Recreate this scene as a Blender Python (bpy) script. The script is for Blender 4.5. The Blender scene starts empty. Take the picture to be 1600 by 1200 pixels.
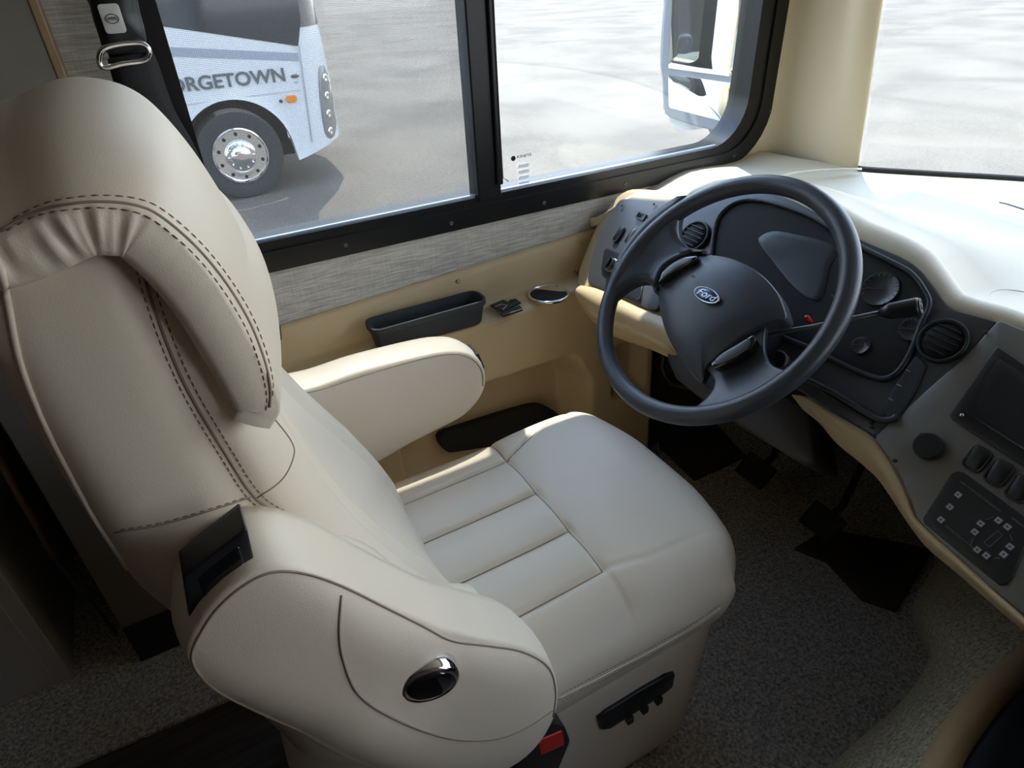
import bpy, bmesh, math, random
import numpy as np
from mathutils import Vector, Matrix
from mathutils.bvhtree import BVHTree
random.seed(4)
SC = bpy.context.scene
COL = SC.collection
# ---------------------------------------------------------------- camera (solved from the vanishing lines of the cabin)
FPX = 1016.0
def unit(v):
    v = np.array(v, float); return v / np.linalg.norm(v)
_vx = unit([2300, -785, FPX]); _vz = -unit([80, 1552, FPX]); _vz = unit(_vz - _vz.dot(_vx) * _vx); _vy = np.cross(_vz, _vx)
RR = np.array([_vx, _vy, _vz])
EYE = np.array([0, 0, 1.33])
cd = bpy.data.cameras.new('camera'); cam = bpy.data.objects.new('camera', cd); COL.objects.link(cam)
cd.sensor_width = 36; cd.lens = FPX / 1600 * 36; cd.clip_start = 0.02; cd.clip_end = 500
_m = Matrix.Identity(4)
for i in range(3):
    _m[i][0] = RR[i][0]; _m[i][1] = -RR[i][1]; _m[i][2] = -RR[i][2]; _m[i][3] = EYE[i]
cam.matrix_world = _m
SC.camera = cam
# ---------------------------------------------------------------- sky, sun, exposure
SC.view_settings.view_transform = 'Standard'; SC.view_settings.look = 'None'
SC.view_settings.exposure = 1.65; SC.view_settings.gamma = 1.0
w = bpy.data.worlds.new('world'); SC.world = w; w.use_nodes = True
nt = w.node_tree; bg = nt.nodes['Background']
tc = nt.nodes.new('ShaderNodeTexCoord'); sx = nt.nodes.new('ShaderNodeSeparateXYZ'); cr = nt.nodes.new('ShaderNodeValToRGB')
nt.links.new(tc.outputs['Generated'], sx.inputs[0]); nt.links.new(sx.outputs['Z'], cr.inputs[0]); nt.links.new(cr.outputs[0], bg.inputs[0])
cr.color_ramp.elements[0].color = (0.95, 0.97, 1.0, 1); cr.color_ramp.elements[0].position = 0.0
cr.color_ramp.elements[1].color = (.40, .60, 1.0, 1); cr.color_ramp.elements[1].position = 0.8
bg.inputs[1].default_value = 1.7
sd = bpy.data.lights.new('sun', 'SUN'); sun = bpy.data.objects.new('sun', sd); COL.objects.link(sun)
sd.energy = 2.5; sd.color = (1.0, 0.95, 0.87); sd.angle = math.radians(0.6)
SUN = Vector((0.46, 1.0, 2.3)).normalized()
sun.rotation_euler = SUN.to_track_quat('Z', 'Y').to_euler(); sun.location = (3, 4, 8)

# ---------------------------------------------------------------- geometry of the place
def ray(px, py): return RR @ unit([px - 800, py - 600, FPX])
def hit(px, py, ax, val):
    d = ray(px, py); return EYE + (val - EYE[ax]) / d[ax] * d
def onX(px, py, v): return hit(px, py, 0, v)
def onY(px, py, v): return hit(px, py, 1, v)
def onZ(px, py, v): return hit(px, py, 2, v)
class Plane:
    def __init__(s, o, u, v):
        s.o = np.array(o, float); s.u = unit(u); s.n = unit(np.cross(s.u, unit(v))); s.v = np.cross(s.n, s.u)
    def P(s, a, b, h=0.0): return s.o + a * s.u + b * s.v + h * s.n
    def px(s, x, y, h=0.0):            # local coordinates of the point of this surface seen there
        d = ray(x, y); o = s.o + h * s.n; p = EYE + (o - EYE).dot(s.n) / d.dot(s.n) * d - s.o
        return (p.dot(s.u), p.dot(s.v))
    def off(s, a, b, h=0.0): 
        q = Plane(s.P(a, b, h), s.u, s.v); return q
    def rot(s, ang):
        c, d = math.cos(ang), math.sin(ang); return Plane(s.o, c * s.u + d * s.v, -d * s.u + c * s.v)
DASH = Plane((.93, 0, .86), (0, -1, 0), (.64, 0, .77))         # face of the instrument panel; u to the right, v up
WHEEL = Plane((.738, .696, .855), (0, -1, 0), (.70, 0, .713))  # plane of the steering wheel
SIDE = lambda y: Plane((0, y, 0), (1, 0, 0), (0, 0, 1))         # vertical plane facing the cabin; u forward, v up
FLAT = lambda z: Plane((0, 0, z), (0, -1, 0), (1, 0, 0))        # level plane

# ---------------------------------------------------------------- materials
MATS = {}
def mat(name, col, rough=.5, metal=0, nscale=0, var=0, bump=0, bscale=None, spec=.5, coat=0, stretch=None, detail=4):
    if name in MATS: return MATS[name]
    m = bpy.data.materials.new(name); m.use_nodes = True; t = m.node_tree; b = t.nodes['Principled BSDF']
    b.inputs['Base Color'].default_value = (*col, 1); b.inputs['Roughness'].default_value = rough; b.inputs['Metallic'].default_value = metal
    b.inputs['Specular IOR Level'].default_value = spec
    if coat: b.inputs['Coat Weight'].default_value = coat; b.inputs['Coat Roughness'].default_value = .05
    if nscale or bump:
        c = t.nodes.new('ShaderNodeTexCoord'); mp = t.nodes.new('ShaderNodeMapping'); t.links.new(c.outputs['Object'], mp.inputs[0])
        if stretch: mp.inputs['Scale'].default_value = stretch
    if nscale:
        n = t.nodes.new('ShaderNodeTexNoise'); n.inputs['Scale'].default_value = nscale; n.inputs['Detail'].default_value = detail; t.links.new(mp.outputs[0], n.inputs[0])
        r = t.nodes.new('ShaderNodeValToRGB'); r.color_ramp.elements[0].position = .3; r.color_ramp.elements[1].position = .7
        r.color_ramp.elements[0].color = (*[max(0, x * (1 - var)) for x in col], 1); r.color_ramp.elements[1].color = (*[min(1, x * (1 + var)) for x in col], 1)
        t.links.new(n.outputs['Fac'], r.inputs[0]); t.links.new(r.outputs[0], b.inputs['Base Color'])
    if bump:
        n2 = t.nodes.new('ShaderNodeTexNoise'); n2.inputs['Scale'].default_value = bscale or nscale; n2.inputs['Detail'].default_value = 3; t.links.new(mp.outputs[0], n2.inputs[0])
        bp = t.nodes.new('ShaderNodeBump'); bp.inputs['Strength'].default_value = bump; bp.inputs['Distance'].default_value = .002
        t.links.new(n2.outputs['Fac'], bp.inputs['Height']); t.links.new(bp.outputs[0], b.inputs['Normal'])
    MATS[name] = m; return m
LEA = mat('cream_leather', (.76, .655, .515), .42, bump=.12, bscale=900, nscale=5, var=.03)
THR = mat('tan_thread', (.22, .15, .09), .8)
SEAMM = mat('dark_seam', (.30, .24, .18), .8)  # dark brown of the thin seam lines
BEI = mat('beige_plastic', (.58, .44, .255), .5, bump=.15, bscale=500)
BEID = mat('beige_dash_vinyl', (.66, .58, .44), .55, bump=.2, bscale=400)
BLK = mat('black_plastic', (.012, .013, .015), .38)
BLKM = mat('matte_black', (.010, .010, .011), .8)
SATB = mat('satin_black_vinyl', (.022, .024, .030), .45, bump=.15, bscale=500)
GLOSS = mat('gloss_black', (.004, .004, .005), .06, coat=1)
GREY = mat('grey_metallic_panel', (.20, .195, .185), .42, metal=.3)
GREYD = mat('dark_grey_panel', (.085, .088, .095), .38, metal=.3)
CHAR = mat('charcoal_rubber', (.030, .034, .040), .62)
CHR = mat('chrome', (.82, .82, .83), .08, metal=1)
STEEL = mat('steel', (.5, .5, .5), .25, metal=1)
CARP = mat('grey_brown_carpet', (.52, .48, .43), .95, nscale=160, var=.55, bump=1, bscale=220, spec=.1)
CARPO = mat('olive_grey_carpet', (.50, .46, .35), .95, nscale=160, var=.5, bump=1, bscale=220, spec=.1)
MATB = mat('brown_rubber_mat', (.06, .045, .038), .8, bump=.5, bscale=120)
WOODF = mat('dark_wood_floor', (.075, .06, .05), .45, nscale=6, var=.4, stretch=(1, 9, 1))
WOODT = mat('tan_wood_trim', (.30, .20, .11), .5, nscale=8, var=.3, stretch=(6, 6, .5))
WHT = mat('white_paint', (.62, .63, .64), .25, coat=.3)
BROWN = mat('brown_cabinet_wood', (.16, .12, .085), .5, nscale=3, var=.3, stretch=(1, 1, .2))
PANL = mat('pale_laminate', (.50, .46, .41), .5, nscale=4, var=.06)
TXTW = mat('white_print', (.75, .75, .75), .5)
TXTD = mat('dark_print', (.05, .055, .065), .5)
def wallpaper():
    m = bpy.data.materials.new('woven_wallpaper'); m.use_nodes = True; t = m.node_tree; b = t.nodes['Principled BSDF']
    c = t.nodes.new('ShaderNodeTexCoord')
    def nz(sc, st, det=3):
        mp = t.nodes.new('ShaderNodeMapping'); mp.inputs['Scale'].default_value = st; t.links.new(c.outputs['Object'], mp.inputs[0])
        n = t.nodes.new('ShaderNodeTexNoise'); n.inputs['Scale'].default_value = sc; n.inputs['Detail'].default_value = det; t.links.new(mp.outputs[0], n.inputs[0]); return n
    a = nz(22, (1, 1, 18)); d = nz(60, (5, 1, .6)); 
    mx = t.nodes.new('ShaderNodeMath'); mx.operation = 'MULTIPLY_ADD'; mx.inputs[1].default_value = .3
    t.links.new(d.outputs['Fac'], mx.inputs[0]); t.links.new(a.outputs['Fac'], mx.inputs[2])
    r = t.nodes.new('ShaderNodeValToRGB'); r.color_ramp.elements[0].position = .46; r.color_ramp.elements[1].position = .84
    r.color_ramp.elements[0].color = (.36, .335, .295, 1); r.color_ramp.elements[1].color = (.64, .61, .55, 1)
    t.links.new(mx.outputs[0], r.inputs[0]); t.links.new(r.outputs[0], b.inputs['Base Color']); b.inputs['Roughness'].default_value = .7
    return m
PAPER = wallpaper()
def asphalt():
    m = bpy.data.materials.new('sunlit_asphalt'); m.use_nodes = True; t = m.node_tree; b = t.nodes['Principled BSDF']
    c = t.nodes.new('ShaderNodeTexCoord')
    n1 = t.nodes.new('ShaderNodeTexNoise'); n1.inputs['Scale'].default_value = .55; n1.inputs['Detail'].default_value = 6; n1.inputs['Distortion'].default_value = .5
    n2 = t.nodes.new('ShaderNodeTexNoise'); n2.inputs['Scale'].default_value = 45; n2.inputs['Detail'].default_value = 2
    for n in (n1, n2): t.links.new(c.outputs['Object'], n.inputs[0])
    mx = t.nodes.new('ShaderNodeMath'); mx.operation = 'MULTIPLY_ADD'; mx.inputs[1].default_value = .75
    t.links.new(n2.outputs['Fac'], mx.inputs[0]); t.links.new(n1.outputs['Fac'], mx.inputs[2])
    r = t.nodes.new('ShaderNodeValToRGB'); r.color_ramp.elements[0].position = .68; r.color_ramp.elements[1].position = 1.08
    r.color_ramp.elements[0].color = (.116, .092, .067, 1); r.color_ramp.elements[1].color = (.186, .150, .112, 1)
    t.links.new(mx.outputs[0], r.inputs[0]); t.links.new(r.outputs[0], b.inputs['Base Color']); b.inputs['Roughness'].default_value = .9
    return m
ASPH = asphalt()
def glass(name, tint=(.93, .96, .95), gl=.05):
    m = bpy.data.materials.new(name); m.use_nodes = True; t = m.node_tree; t.nodes.clear()
    o = t.nodes.new('ShaderNodeOutputMaterial'); a = t.nodes.new('ShaderNodeBsdfTransparent'); a.inputs[0].default_value = (*tint, 1)
    g = t.nodes.new('ShaderNodeBsdfGlossy'); g.inputs[1].default_value = .02; mx = t.nodes.new('ShaderNodeMixShader'); mx.inputs[0].default_value = gl
    t.links.new(a.outputs[0], mx.inputs[1]); t.links.new(g.outputs[0], mx.inputs[2]); t.links.new(mx.outputs[0], o.inputs[0]); return m
GLS = glass('window_glass'); LENS = glass('gauge_lens', (.5, .52, .55), .05)
def screenmat():
    m = bpy.data.materials.new('insect_screen'); m.use_nodes = True; t = m.node_tree; t.nodes.clear()
    o = t.nodes.new('ShaderNodeOutputMaterial'); a = t.nodes.new('ShaderNodeBsdfTransparent'); g = t.nodes.new('ShaderNodeBsdfDiffuse'); g.inputs[0].default_value = (.16, .155, .15, 1)
    c = t.nodes.new('ShaderNodeTexCoord'); s = t.nodes.new('ShaderNodeSeparateXYZ'); t.links.new(c.outputs['Object'], s.inputs[0])
    def wv(out):
        k = t.nodes.new('ShaderNodeMath'); k.operation = 'MULTIPLY'; k.inputs[1].default_value = 2 * math.pi / .0026; t.links.new(s.outputs[out], k.inputs[0])
        q = t.nodes.new('ShaderNodeMath'); q.operation = 'SINE'; t.links.new(k.outputs[0], q.inputs[0]); return q
    u, v = wv('X'), wv('Z')
    ad = t.nodes.new('ShaderNodeMath'); ad.operation = 'MAXIMUM'; t.links.new(u.outputs[0], ad.inputs[0]); t.links.new(v.outputs[0], ad.inputs[1])
    mr = t.nodes.new('ShaderNodeMapRange'); mr.inputs[1].default_value = .3; mr.inputs[2].default_value = 1; mr.inputs[3].default_value = .20; mr.inputs[4].default_value = .38
    t.links.new(ad.outputs[0], mr.inputs[0])
    mx = t.nodes.new('ShaderNodeMixShader'); t.links.new(mr.outputs[0], mx.inputs[0]); t.links.new(a.outputs[0], mx.inputs[1]); t.links.new(g.outputs[0], mx.inputs[2]); t.links.new(mx.outputs[0], o.inputs[0]); return m
SCRN = screenmat()

# ---------------------------------------------------------------- mesh helpers
WLOC = {}
def place(o, c, parent):
    o.location = c; WLOC[o.name] = np.array(c, float)
    if parent is not None:
        o.parent = parent; o.matrix_parent_inverse = Matrix.Translation([-x for x in WLOC[parent.name]])
def tag(o, label=None, cat=None, group=None, kind=None):
    for k, v in (('label', label), ('category', cat), ('group', group), ('kind', kind)):
        if v: o[k] = v
    return o
def empty(name, loc, label=None, cat=None, group=None):
    o = bpy.data.objects.new(name, None); COL.objects.link(o); place(o, loc, None); o.empty_display_size = .05
    return tag(o, label, cat, group)
def mesh(name, V, F, m, parent=None, smooth=True, mods=(), mats=None, fm=None, loc=None, auto=None):
    V = np.array(V, float).reshape(-1, 3)
    c = (V.min(0) + V.max(0)) / 2 if loc is None else np.array(loc, float)
    me = bpy.data.meshes.new(name); me.from_pydata([tuple(v) for v in (V - c)], [], [tuple(f) for f in F]); me.validate()
    for q in (mats or [m]): me.materials.append(q)
    if fm is not None and len(fm) == len(me.polygons):
        me.polygons.foreach_set('material_index', fm)
    bm = bmesh.new(); bm.from_mesh(me); bmesh.ops.recalc_face_normals(bm, faces=bm.faces); bm.to_mesh(me); bm.free()
    if smooth: me.polygons.foreach_set('use_smooth', [True] * len(me.polygons))
    if auto is not None and smooth: me.set_sharp_from_angle(angle=math.radians(auto))
    o = bpy.data.objects.new(name, me); COL.objects.link(o); place(o, c, parent)
    for k, kw in mods:
        md = o.modifiers.new(k.lower(), k)
        for a, b in kw.items(): setattr(md, a, b)
    return o
BEV = lambda wd, s=2: ('BEVEL', dict(width=wd, segments=s, limit_method='ANGLE', angle_limit=.6))
SUB = lambda l=1: ('SUBSURF', dict(levels=l, render_levels=l))
SOL = lambda t, off=-1: ('SOLIDIFY', dict(thickness=t, offset=off))
class MB:
    def __init__(s): s.V = []; s.F = []
    def add(s, V, F):
        n = len(s.V); s.V += [tuple(v) for v in V]; s.F += [tuple(i + n for i in f) for f in F]; return s
    def box(s, lo, hi):
        x0, y0, z0 = lo; x1, y1, z1 = hi
        return s.add([(x0, y0, z0), (x1, y0, z0), (x1, y1, z0), (x0, y1, z0), (x0, y0, z1), (x1, y0, z1), (x1, y1, z1), (x0, y1, z1)],
                     [(0, 3, 2, 1), (4, 5, 6, 7), (0, 1, 5, 4), (1, 2, 6, 5), (2, 3, 7, 6), (3, 0, 4, 7)])
    def obox(s, pl, a0, a1, b0, b1, h0, h1):
        V = [pl.P(a, b, h) for h in (h0, h1) for a, b in ((a0, b0), (a1, b0), (a1, b1), (a0, b1))]
        return s.add(V, [(0, 3, 2, 1), (4, 5, 6, 7), (0, 1, 5, 4), (1, 2, 6, 5), (2, 3, 7, 6), (3, 0, 4, 7)])
    def prism(s, pl, poly, h0, h1):
        n = len(poly); V = [pl.P(a, b, h) for h in (h0, h1) for a, b in poly]
        return s.add(V, [tuple(range(n))[::-1], tuple(range(n, 2 * n))] + [(i, (i + 1) % n, n + (i + 1) % n, n + i) for i in range(n)])
    def tube(s, pts, r, n=8, closed=False, flat=1.0):
        P = [np.array(p, float) for p in pts]; N = len(P); rs = r if hasattr(r, '__len__') else [r] * N
        V = []; up = None
        for i in range(N):
            a = P[(i - 1) % N] if (closed or i > 0) else P[i]; b = P[(i + 1) % N] if (closed or i < N - 1) else P[i]
            d = unit(b - a)
            if up is None:
                up = np.array([0, 0, 1.]) if abs(d[2]) < .9 else np.array([1., 0, 0])
            e = unit(up - up.dot(d) * d); up = e; f = np.cross(d, e)
            for k in range(n):
                t = 2 * math.pi * k / n; V.append(P[i] + rs[i] * (math.cos(t) * e * flat + math.sin(t) * f))
        F = []
        for i in range(N if closed else N - 1):
            j = (i + 1) % N
            for k in range(n): F.append((i * n + k, i * n + (k + 1) % n, j * n + (k + 1) % n, j * n + k))
        if not closed: F += [tuple(range(n))[::-1], tuple(range((N - 1) * n, N * n))]
        return s.add(V, F)
    def lathe(s, pl, prof, n=32, sx=1.0, sy=1.0):      # prof: (radius, height) list around pl's normal
        V = []; F = []
        for r, h in prof:
            for k in range(n):
                t = 2 * math.pi * k / n; V.append(pl.P(r * sx * math.cos(t), r * sy * math.sin(t), h))
        for i in range(len(prof) - 1):
            for k in range(n): F.append((i * n + k, i * n + (k + 1) % n, (i + 1) * n + (k + 1) % n, (i + 1) * n + k))
        F += [tuple(range(n))[::-1], tuple(range((len(prof) - 1) * n, len(prof) * n))]
        return s.add(V, F)
    def grid(s, rows, closed=False):
        R = len(rows); Cn = len(rows[0]); V = [p for r in rows for p in r]; F = []
        for i in range(R - 1):
            for j in range(Cn if closed else Cn - 1):
                k = (j + 1) % Cn; F.append((i * Cn + j, i * Cn + k, (i + 1) * Cn + k, (i + 1) * Cn + j))
        return s.add(V, F)
    def build(s, name, m, parent=None, **k): return mesh(name, s.V, s.F, m, parent, **k)
def smooth(pts, n=8, closed=False):
    P = [np.array(p, float) for p in pts]; N = len(P); out = []
    for i in range(N if closed else N - 1):
        p1, p2 = P[i], P[(i + 1) % N]
        p0 = P[(i - 1) % N] if closed or i > 0 else 2 * p1 - p2
        p3 = P[(i + 2) % N] if closed or i < N - 2 else 2 * p2 - p1
        for k in range(n):
            t = k / n; out.append(.5 * (2 * p1 + (p2 - p0) * t + (2 * p0 - 5 * p1 + 4 * p2 - p3) * t * t + (3 * p1 - p0 - 3 * p2 + p3) * t ** 3))
    if not closed: out.append(P[-1])
    return out
def resample(pts, n, closed=False):
    P = [np.array(p, float) for p in pts]
    if closed: P = P + [P[0]]
    d = [0]
    for a, b in zip(P, P[1:]): d.append(d[-1] + np.linalg.norm(b - a))
    out = []
    for i in range(n):
        t = d[-1] * i / (n if closed else n - 1); j = max(0, min(len(d) - 2, int(np.searchsorted(d, t)) - 1))
        f = (t - d[j]) / max(1e-9, d[j + 1] - d[j]); out.append(P[j] * (1 - f) + P[j + 1] * f)
    return out
def puff(pl, ring, dome=.01, depth=.02, rings=10, p=3.0, bulge=0.0, edge=.004, back=True, center=None, dfun=None, nb=5):
    """a pillow over a closed outline: domed front, rounded edge, sides going back by depth"""
    R = [np.array(q, float) for q in ring]; c = sum(R) / len(R) if center is None else np.array(center, float)
    mb = MB(); V = [pl.P(c[0], c[1], dome + (dfun(c[0], c[1]) if dfun else 0))]; n = len(R); F = []
    for i in range(1, rings + 1):
        t = (i / rings) ** .8
        for q in R:
            a = c + (q - c) * t; V.append(pl.P(a[0], a[1], dome * (1 - t ** p) + (dfun(a[0], a[1]) if dfun else 0)))
    for k in range(n): F.append((0, 1 + k, 1 + (k + 1) % n))
    def ringat(sc, h):
        for q in R:
            dv = q - c; L = np.linalg.norm(dv); a = c + dv * (1 + sc / max(L, 1e-6)); V.append(pl.P(a[0], a[1], h + (dfun(q[0], q[1]) if dfun else 0)))
    tot = rings
    if edge:
        for k in range(1, 4):
            an = k / 3 * math.pi / 2; ringat(edge * math.sin(an), -edge * (1 - math.cos(an))); tot += 1
    for k in range(1, nb + 1):
        t = k / nb; ringat(edge + bulge * math.sin(math.pi * t), -edge - (depth - edge) * t); tot += 1
    for i in range(tot - 1):
        for k in range(n):
            a = 1 + i * n; F.append((a + k, a + (k + 1) % n, a + n + (k + 1) % n, a + n + k))
    if back:
        a = 1 + (tot - 1) * n; F.append(tuple(range(a, a + n))[::-1])
    mb.V = [tuple(v) for v in V]; mb.F = F; return mb
def rrect(a0, a1, b0, b1, r, k=5):
    out = []
    for cx, cy, s in ((a1 - r, b1 - r, 0), (a0 + r, b1 - r, 1), (a0 + r, b0 + r, 2), (a1 - r, b0 + r, 3)):
        for i in range(k + 1):
            t = (s + i / k) * math.pi / 2; out.append((cx + r * math.cos(t), cy + r * math.sin(t)))
    return out
def rbox(c, h, r, n=(24, 24, 10)):
    V = []; F = []; idx = {}
    def vert(i, j, k):
        key = (i, j, k)
        if key in idx: return idx[key]
        q = np.array([(-1 + 2 * i / n[0]) * h[0], (-1 + 2 * j / n[1]) * h[1], (-1 + 2 * k / n[2]) * h[2]])
        inn = np.clip(q, -(np.array(h) - r), np.array(h) - r); d = q - inn; L = np.linalg.norm(d)
        p = inn + (r * d / L if L > 1e-9 else 0); idx[key] = len(V); V.append(p + np.array(c)); return idx[key]
    for ax in range(3):
        o1, o2 = [a for a in range(3) if a != ax]
        for side in (0, n[ax]):
            for a in range(n[o1]):
                for b in range(n[o2]):
                    q = []
                    for da, db in ((0, 0), (1, 0), (1, 1), (0, 1)):
                        t = [0, 0, 0]; t[ax] = side; t[o1] = a + da; t[o2] = b + db; q.append(vert(*t))
                    F.append(tuple(q) if (side > 0) != (ax == 1) else tuple(q[::-1]))
    return V, F
def text(name, s, pl, a, b, size, m, parent, wide=1.0, shear=0, ang=0, h=.0006, thick=.0004, align='CENTER', bold=0):
    cu = bpy.data.curves.new(name, 'FONT'); cu.body = s; cu.size = size; cu.align_x = align; cu.align_y = 'CENTER'; cu.shear = shear; cu.extrude = thick; cu.offset = bold
    t = bpy.data.objects.new(name, cu); me = bpy.data.meshes.new_from_object(t); bpy.data.objects.remove(t)
    V = []; ca, sa = math.cos(ang), math.sin(ang)
    for v in me.vertices:
        x, y = v.co.x * wide, v.co.y; V.append(pl.P(a + ca * x - sa * y, b + sa * x + ca * y, h + v.co.z))
    F = [tuple(p.vertices) for p in me.polygons]; bpy.data.meshes.remove(me)
    return mesh(name, V, F, m, parent, smooth=False)
def screw(pl, a, b, r=.0045, parent=None, m=None, h=0):
    q = pl.off(a, b, h); mb = MB().lathe(q, [(r, 0), (r, .0012), (r * .8, .002), (r * .45, .0022), (r * .4, .0014)], 12)
    return mb.build('screw', m or STEEL, parent)
SURF = {}
def bvh(o):
    if o.name not in SURF:
        me = o.data; L = WLOC[o.name]
        SURF[o.name] = BVHTree.FromPolygons([Vector(v.co) + Vector(L) for v in me.vertices], [tuple(p.vertices) for p in me.polygons])
    return SURF[o.name]
def drape(objs, pxs, n=60, lift=.0005, sm=True):
    """follow a seam line over the real surfaces of the given parts"""
    L = smooth(pxs, 6) if sm else pxs; L = resample(L, n); out = []
    for q in L:
        d = Vector(ray(q[0], q[1])); best = None
        for o in objs:
            r = bvh(o).ray_cast(Vector(EYE), d)
            if r[0] is not None and (best is None or r[3] < best[3]): best = r
        if best is None: continue
        nn = best[1] if best[1].dot(d) < 0 else -best[1]
        out.append((np.array(best[0] + nn * lift), np.array(nn)))
    return out
def seamline(name, objs, pxs, m, parent, r=.0013, n=60, lift=.0002, maxgap=.05):
    D = drape(objs, pxs, n, lift); run = []; mb = MB()
    for i, (p, q) in enumerate(D):
        if run and np.linalg.norm(p - run[-1]) > maxgap:
            if len(run) > 1: mb.tube(run, r, 6)
            run = []
        run.append(p)
    if len(run) > 1: mb.tube(run, r, 6)
    if mb.V: return mb.build(name, m, parent)
def stitches(objs, pxs, parent, pitch=.0062, ln=.0040, r=.00055, lift=.0003):
    D = drape(objs, pxs, 220, lift)
    if len(D) < 4: return
    P = [d[0] for d in D]; mb = MB(); d = [0]
    for a, b in zip(P, P[1:]): d.append(d[-1] + np.linalg.norm(b - a))
    t = pitch
    def at(s):
        j = max(0, min(len(d) - 2, int(np.searchsorted(d, s)) - 1)); f = (s - d[j]) / max(1e-9, d[j + 1] - d[j]); return P[j] * (1 - f) + P[j + 1] * f
    while t + ln < d[-1]:
        a, b = at(t), at(t + ln)
        if np.linalg.norm(a - b) < ln * 1.6 and np.linalg.norm(a - b) > ln * .3: mb.tube([a, (a + b) / 2, b], [r * .6, r, r * .6], 5)
        t += pitch
    if mb.V: mb.build('stitching', THR, parent)
def sstep(x, a, b):
    t = min(1, max(0, (x - a) / (b - a))); return t * t * (3 - 2 * t)
def interp(x, xs, ys): return float(np.interp(x, xs, ys))

# ================================================================ ROOM SHELL
WY = 1.25
def struct(o): o['kind'] = 'structure'; return o
# left wall with window opening
wx0, wx1, wz0, wz1 = .076, 1.40, .90, 1.60
mb = MB()
mb.box((-.36, WY, 0), (wx0, WY + .06, 2.0)); mb.box((wx0, WY, 0), (wx1, WY + .06, wz0)); mb.box((wx0, WY, wz1), (wx1, WY + .06, 2.0)); mb.box((wx1, WY, 0), (1.45, WY + .06, 2.0))
struct(mb.build('wall_left', PAPER, smooth=False))
mb = MB()
for lo_, hi_ in (((-.36, WY + .06, -.5), (wx0, WY + .065, 2.3)), ((wx0, WY + .06, -.5), (wx1, WY + .065, wz0)), ((wx0, WY + .06, wz1), (wx1, WY + .065, 2.3)), ((wx1, WY + .06, -.5), (1.5, WY + .065, 2.3))): mb.box(lo_, hi_)
struct(mb.build('trim_4', WHT, smooth=False))
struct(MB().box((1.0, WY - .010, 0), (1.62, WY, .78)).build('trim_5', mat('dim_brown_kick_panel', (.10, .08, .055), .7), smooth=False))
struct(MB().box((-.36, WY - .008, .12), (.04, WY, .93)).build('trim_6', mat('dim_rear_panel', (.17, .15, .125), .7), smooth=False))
struct(MB().box((-.36, WY - .012, 0), (.12, WY, .125)).build('baseboard_left', BLKM, smooth=False))
struct(MB().box((-.36, WY + .06, 0), (-.33, 1.7, 2.0)).build('trim_1', BROWN, smooth=False))
struct(MB().box((-2.6, 1.70, 0), (-.36, 1.76, 2.0)).build('wall_slide', BROWN, smooth=False))
struct(MB().box((-2.6, -1.2, 0), (-2.54, 1.76, 2.0)).build('wall_back', BROWN, smooth=False))
struct(MB().box((-2.6, -1.25, 0), (2.0, -1.2, .75)).box((-2.6, -1.25, 1.7), (2.0, -1.2, 2.0)).box((-2.6, -1.25, .75), (1.0, -1.2, 1.7)).box((1.6, -1.25, .75), (2.0, -1.2, 1.7)).build('wall_right', BROWN, smooth=False))
CEIL = mat('ceiling_vinyl', (.48, .44, .39), .7)
struct(MB().box((-2.6, -1.25, 2.0), (1.66, 1.30, 2.06)).box((-2.6, 1.30, 2.0), (-.36, 1.76, 2.06)).build('ceiling', CEIL, smooth=False))
# floors
struct(MB().box((-2.6, -1.25, -.06), (2.0, 1.76, -.004)).build('floor', WOODF, smooth=False))
edge = [(-.9, 1.05), (-.60, 1.055), (-.48, 1.05), (-.35, 1.043), (-.215, 1.038), (-.10, 1.03), (.02, 1.0), (.12, .95), (.16, .80), (.18, .5), (.16, .0), (.12, -.4), (.12, -1.2), (1.95, -1.2), (1.95, 1.25), (.1, 1.25), (-.35, 1.25), (-.35, 1.7), (-.9, 1.7)]
mb = MB().prism(Plane((0, 0, 0), (1, 0, 0), (0, 1, 0)), [tuple(e) for e in edge], -.003, .006)
ca = mb.build('carpet', CARP, smooth=False); tag(ca, 'dark grey brown cut pile carpet over the cab floor and along the left wall', 'carpet')
# outer nose and firewall
struct(MB().box((1.62, -1.25, 0), (1.66, WY, .80)).build('wall_front', BLKM, smooth=False))
struct(MB().box((1.50, -1.20, 1.80), (1.66, WY, 2.0)).build('trim_2', CEIL, smooth=False))

# ground outside
struct(MB().box((-60, -40, -1.0), (60, 90, -.9)).build('ground', ASPH, smooth=False))

# ================================================================ WINDOW
S = SIDE(WY)
win = struct(empty('window_1', ((wx0 + wx1) / 2, WY, wz0)))
def frame_ring(outer, inner, h0, h1, pl):
    n = len(outer); mb = MB(); V = [pl.P(a, b, h) for h in (h0, h1) for ring in (outer, inner) for a, b in ring]; F = []
    for i in range(n):
        j = (i + 1) % n
        F += [(i, j, n + j, n + i), (2 * n + i, 3 * n + i, 3 * n + j, 2 * n + j), (i, 2 * n + i, 2 * n + j, j), (n + i, n + j, 3 * n + j, 3 * n + i)]
    return mb.add(V, F)
def slant(ring, k=.0):      # the front end of the opening leans
    return [(a - k * (b - .9) if a > 1 else a, b) for a, b in ring]
FRM = mat('black_anodised_frame', (.010, .010, .011), .32, metal=.3)
def rr2(a0, a1, b0, b1, r, k=8):
    r1 = .012; out = []
    for cx, cy, s_, rr_ in ((a1 - r, b1 - r, 0, r), (a0 + r1, b1 - r1, 1, r1), (a0 + r1, b0 + r1, 2, r1), (a1 - r, b0 + r, 3, r)):
        for i in range(k + 1):
            t = (s_ + i / k) * math.pi / 2; out.append((cx + rr_ * math.cos(t), cy + rr_ * math.sin(t)))
    return out
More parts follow.
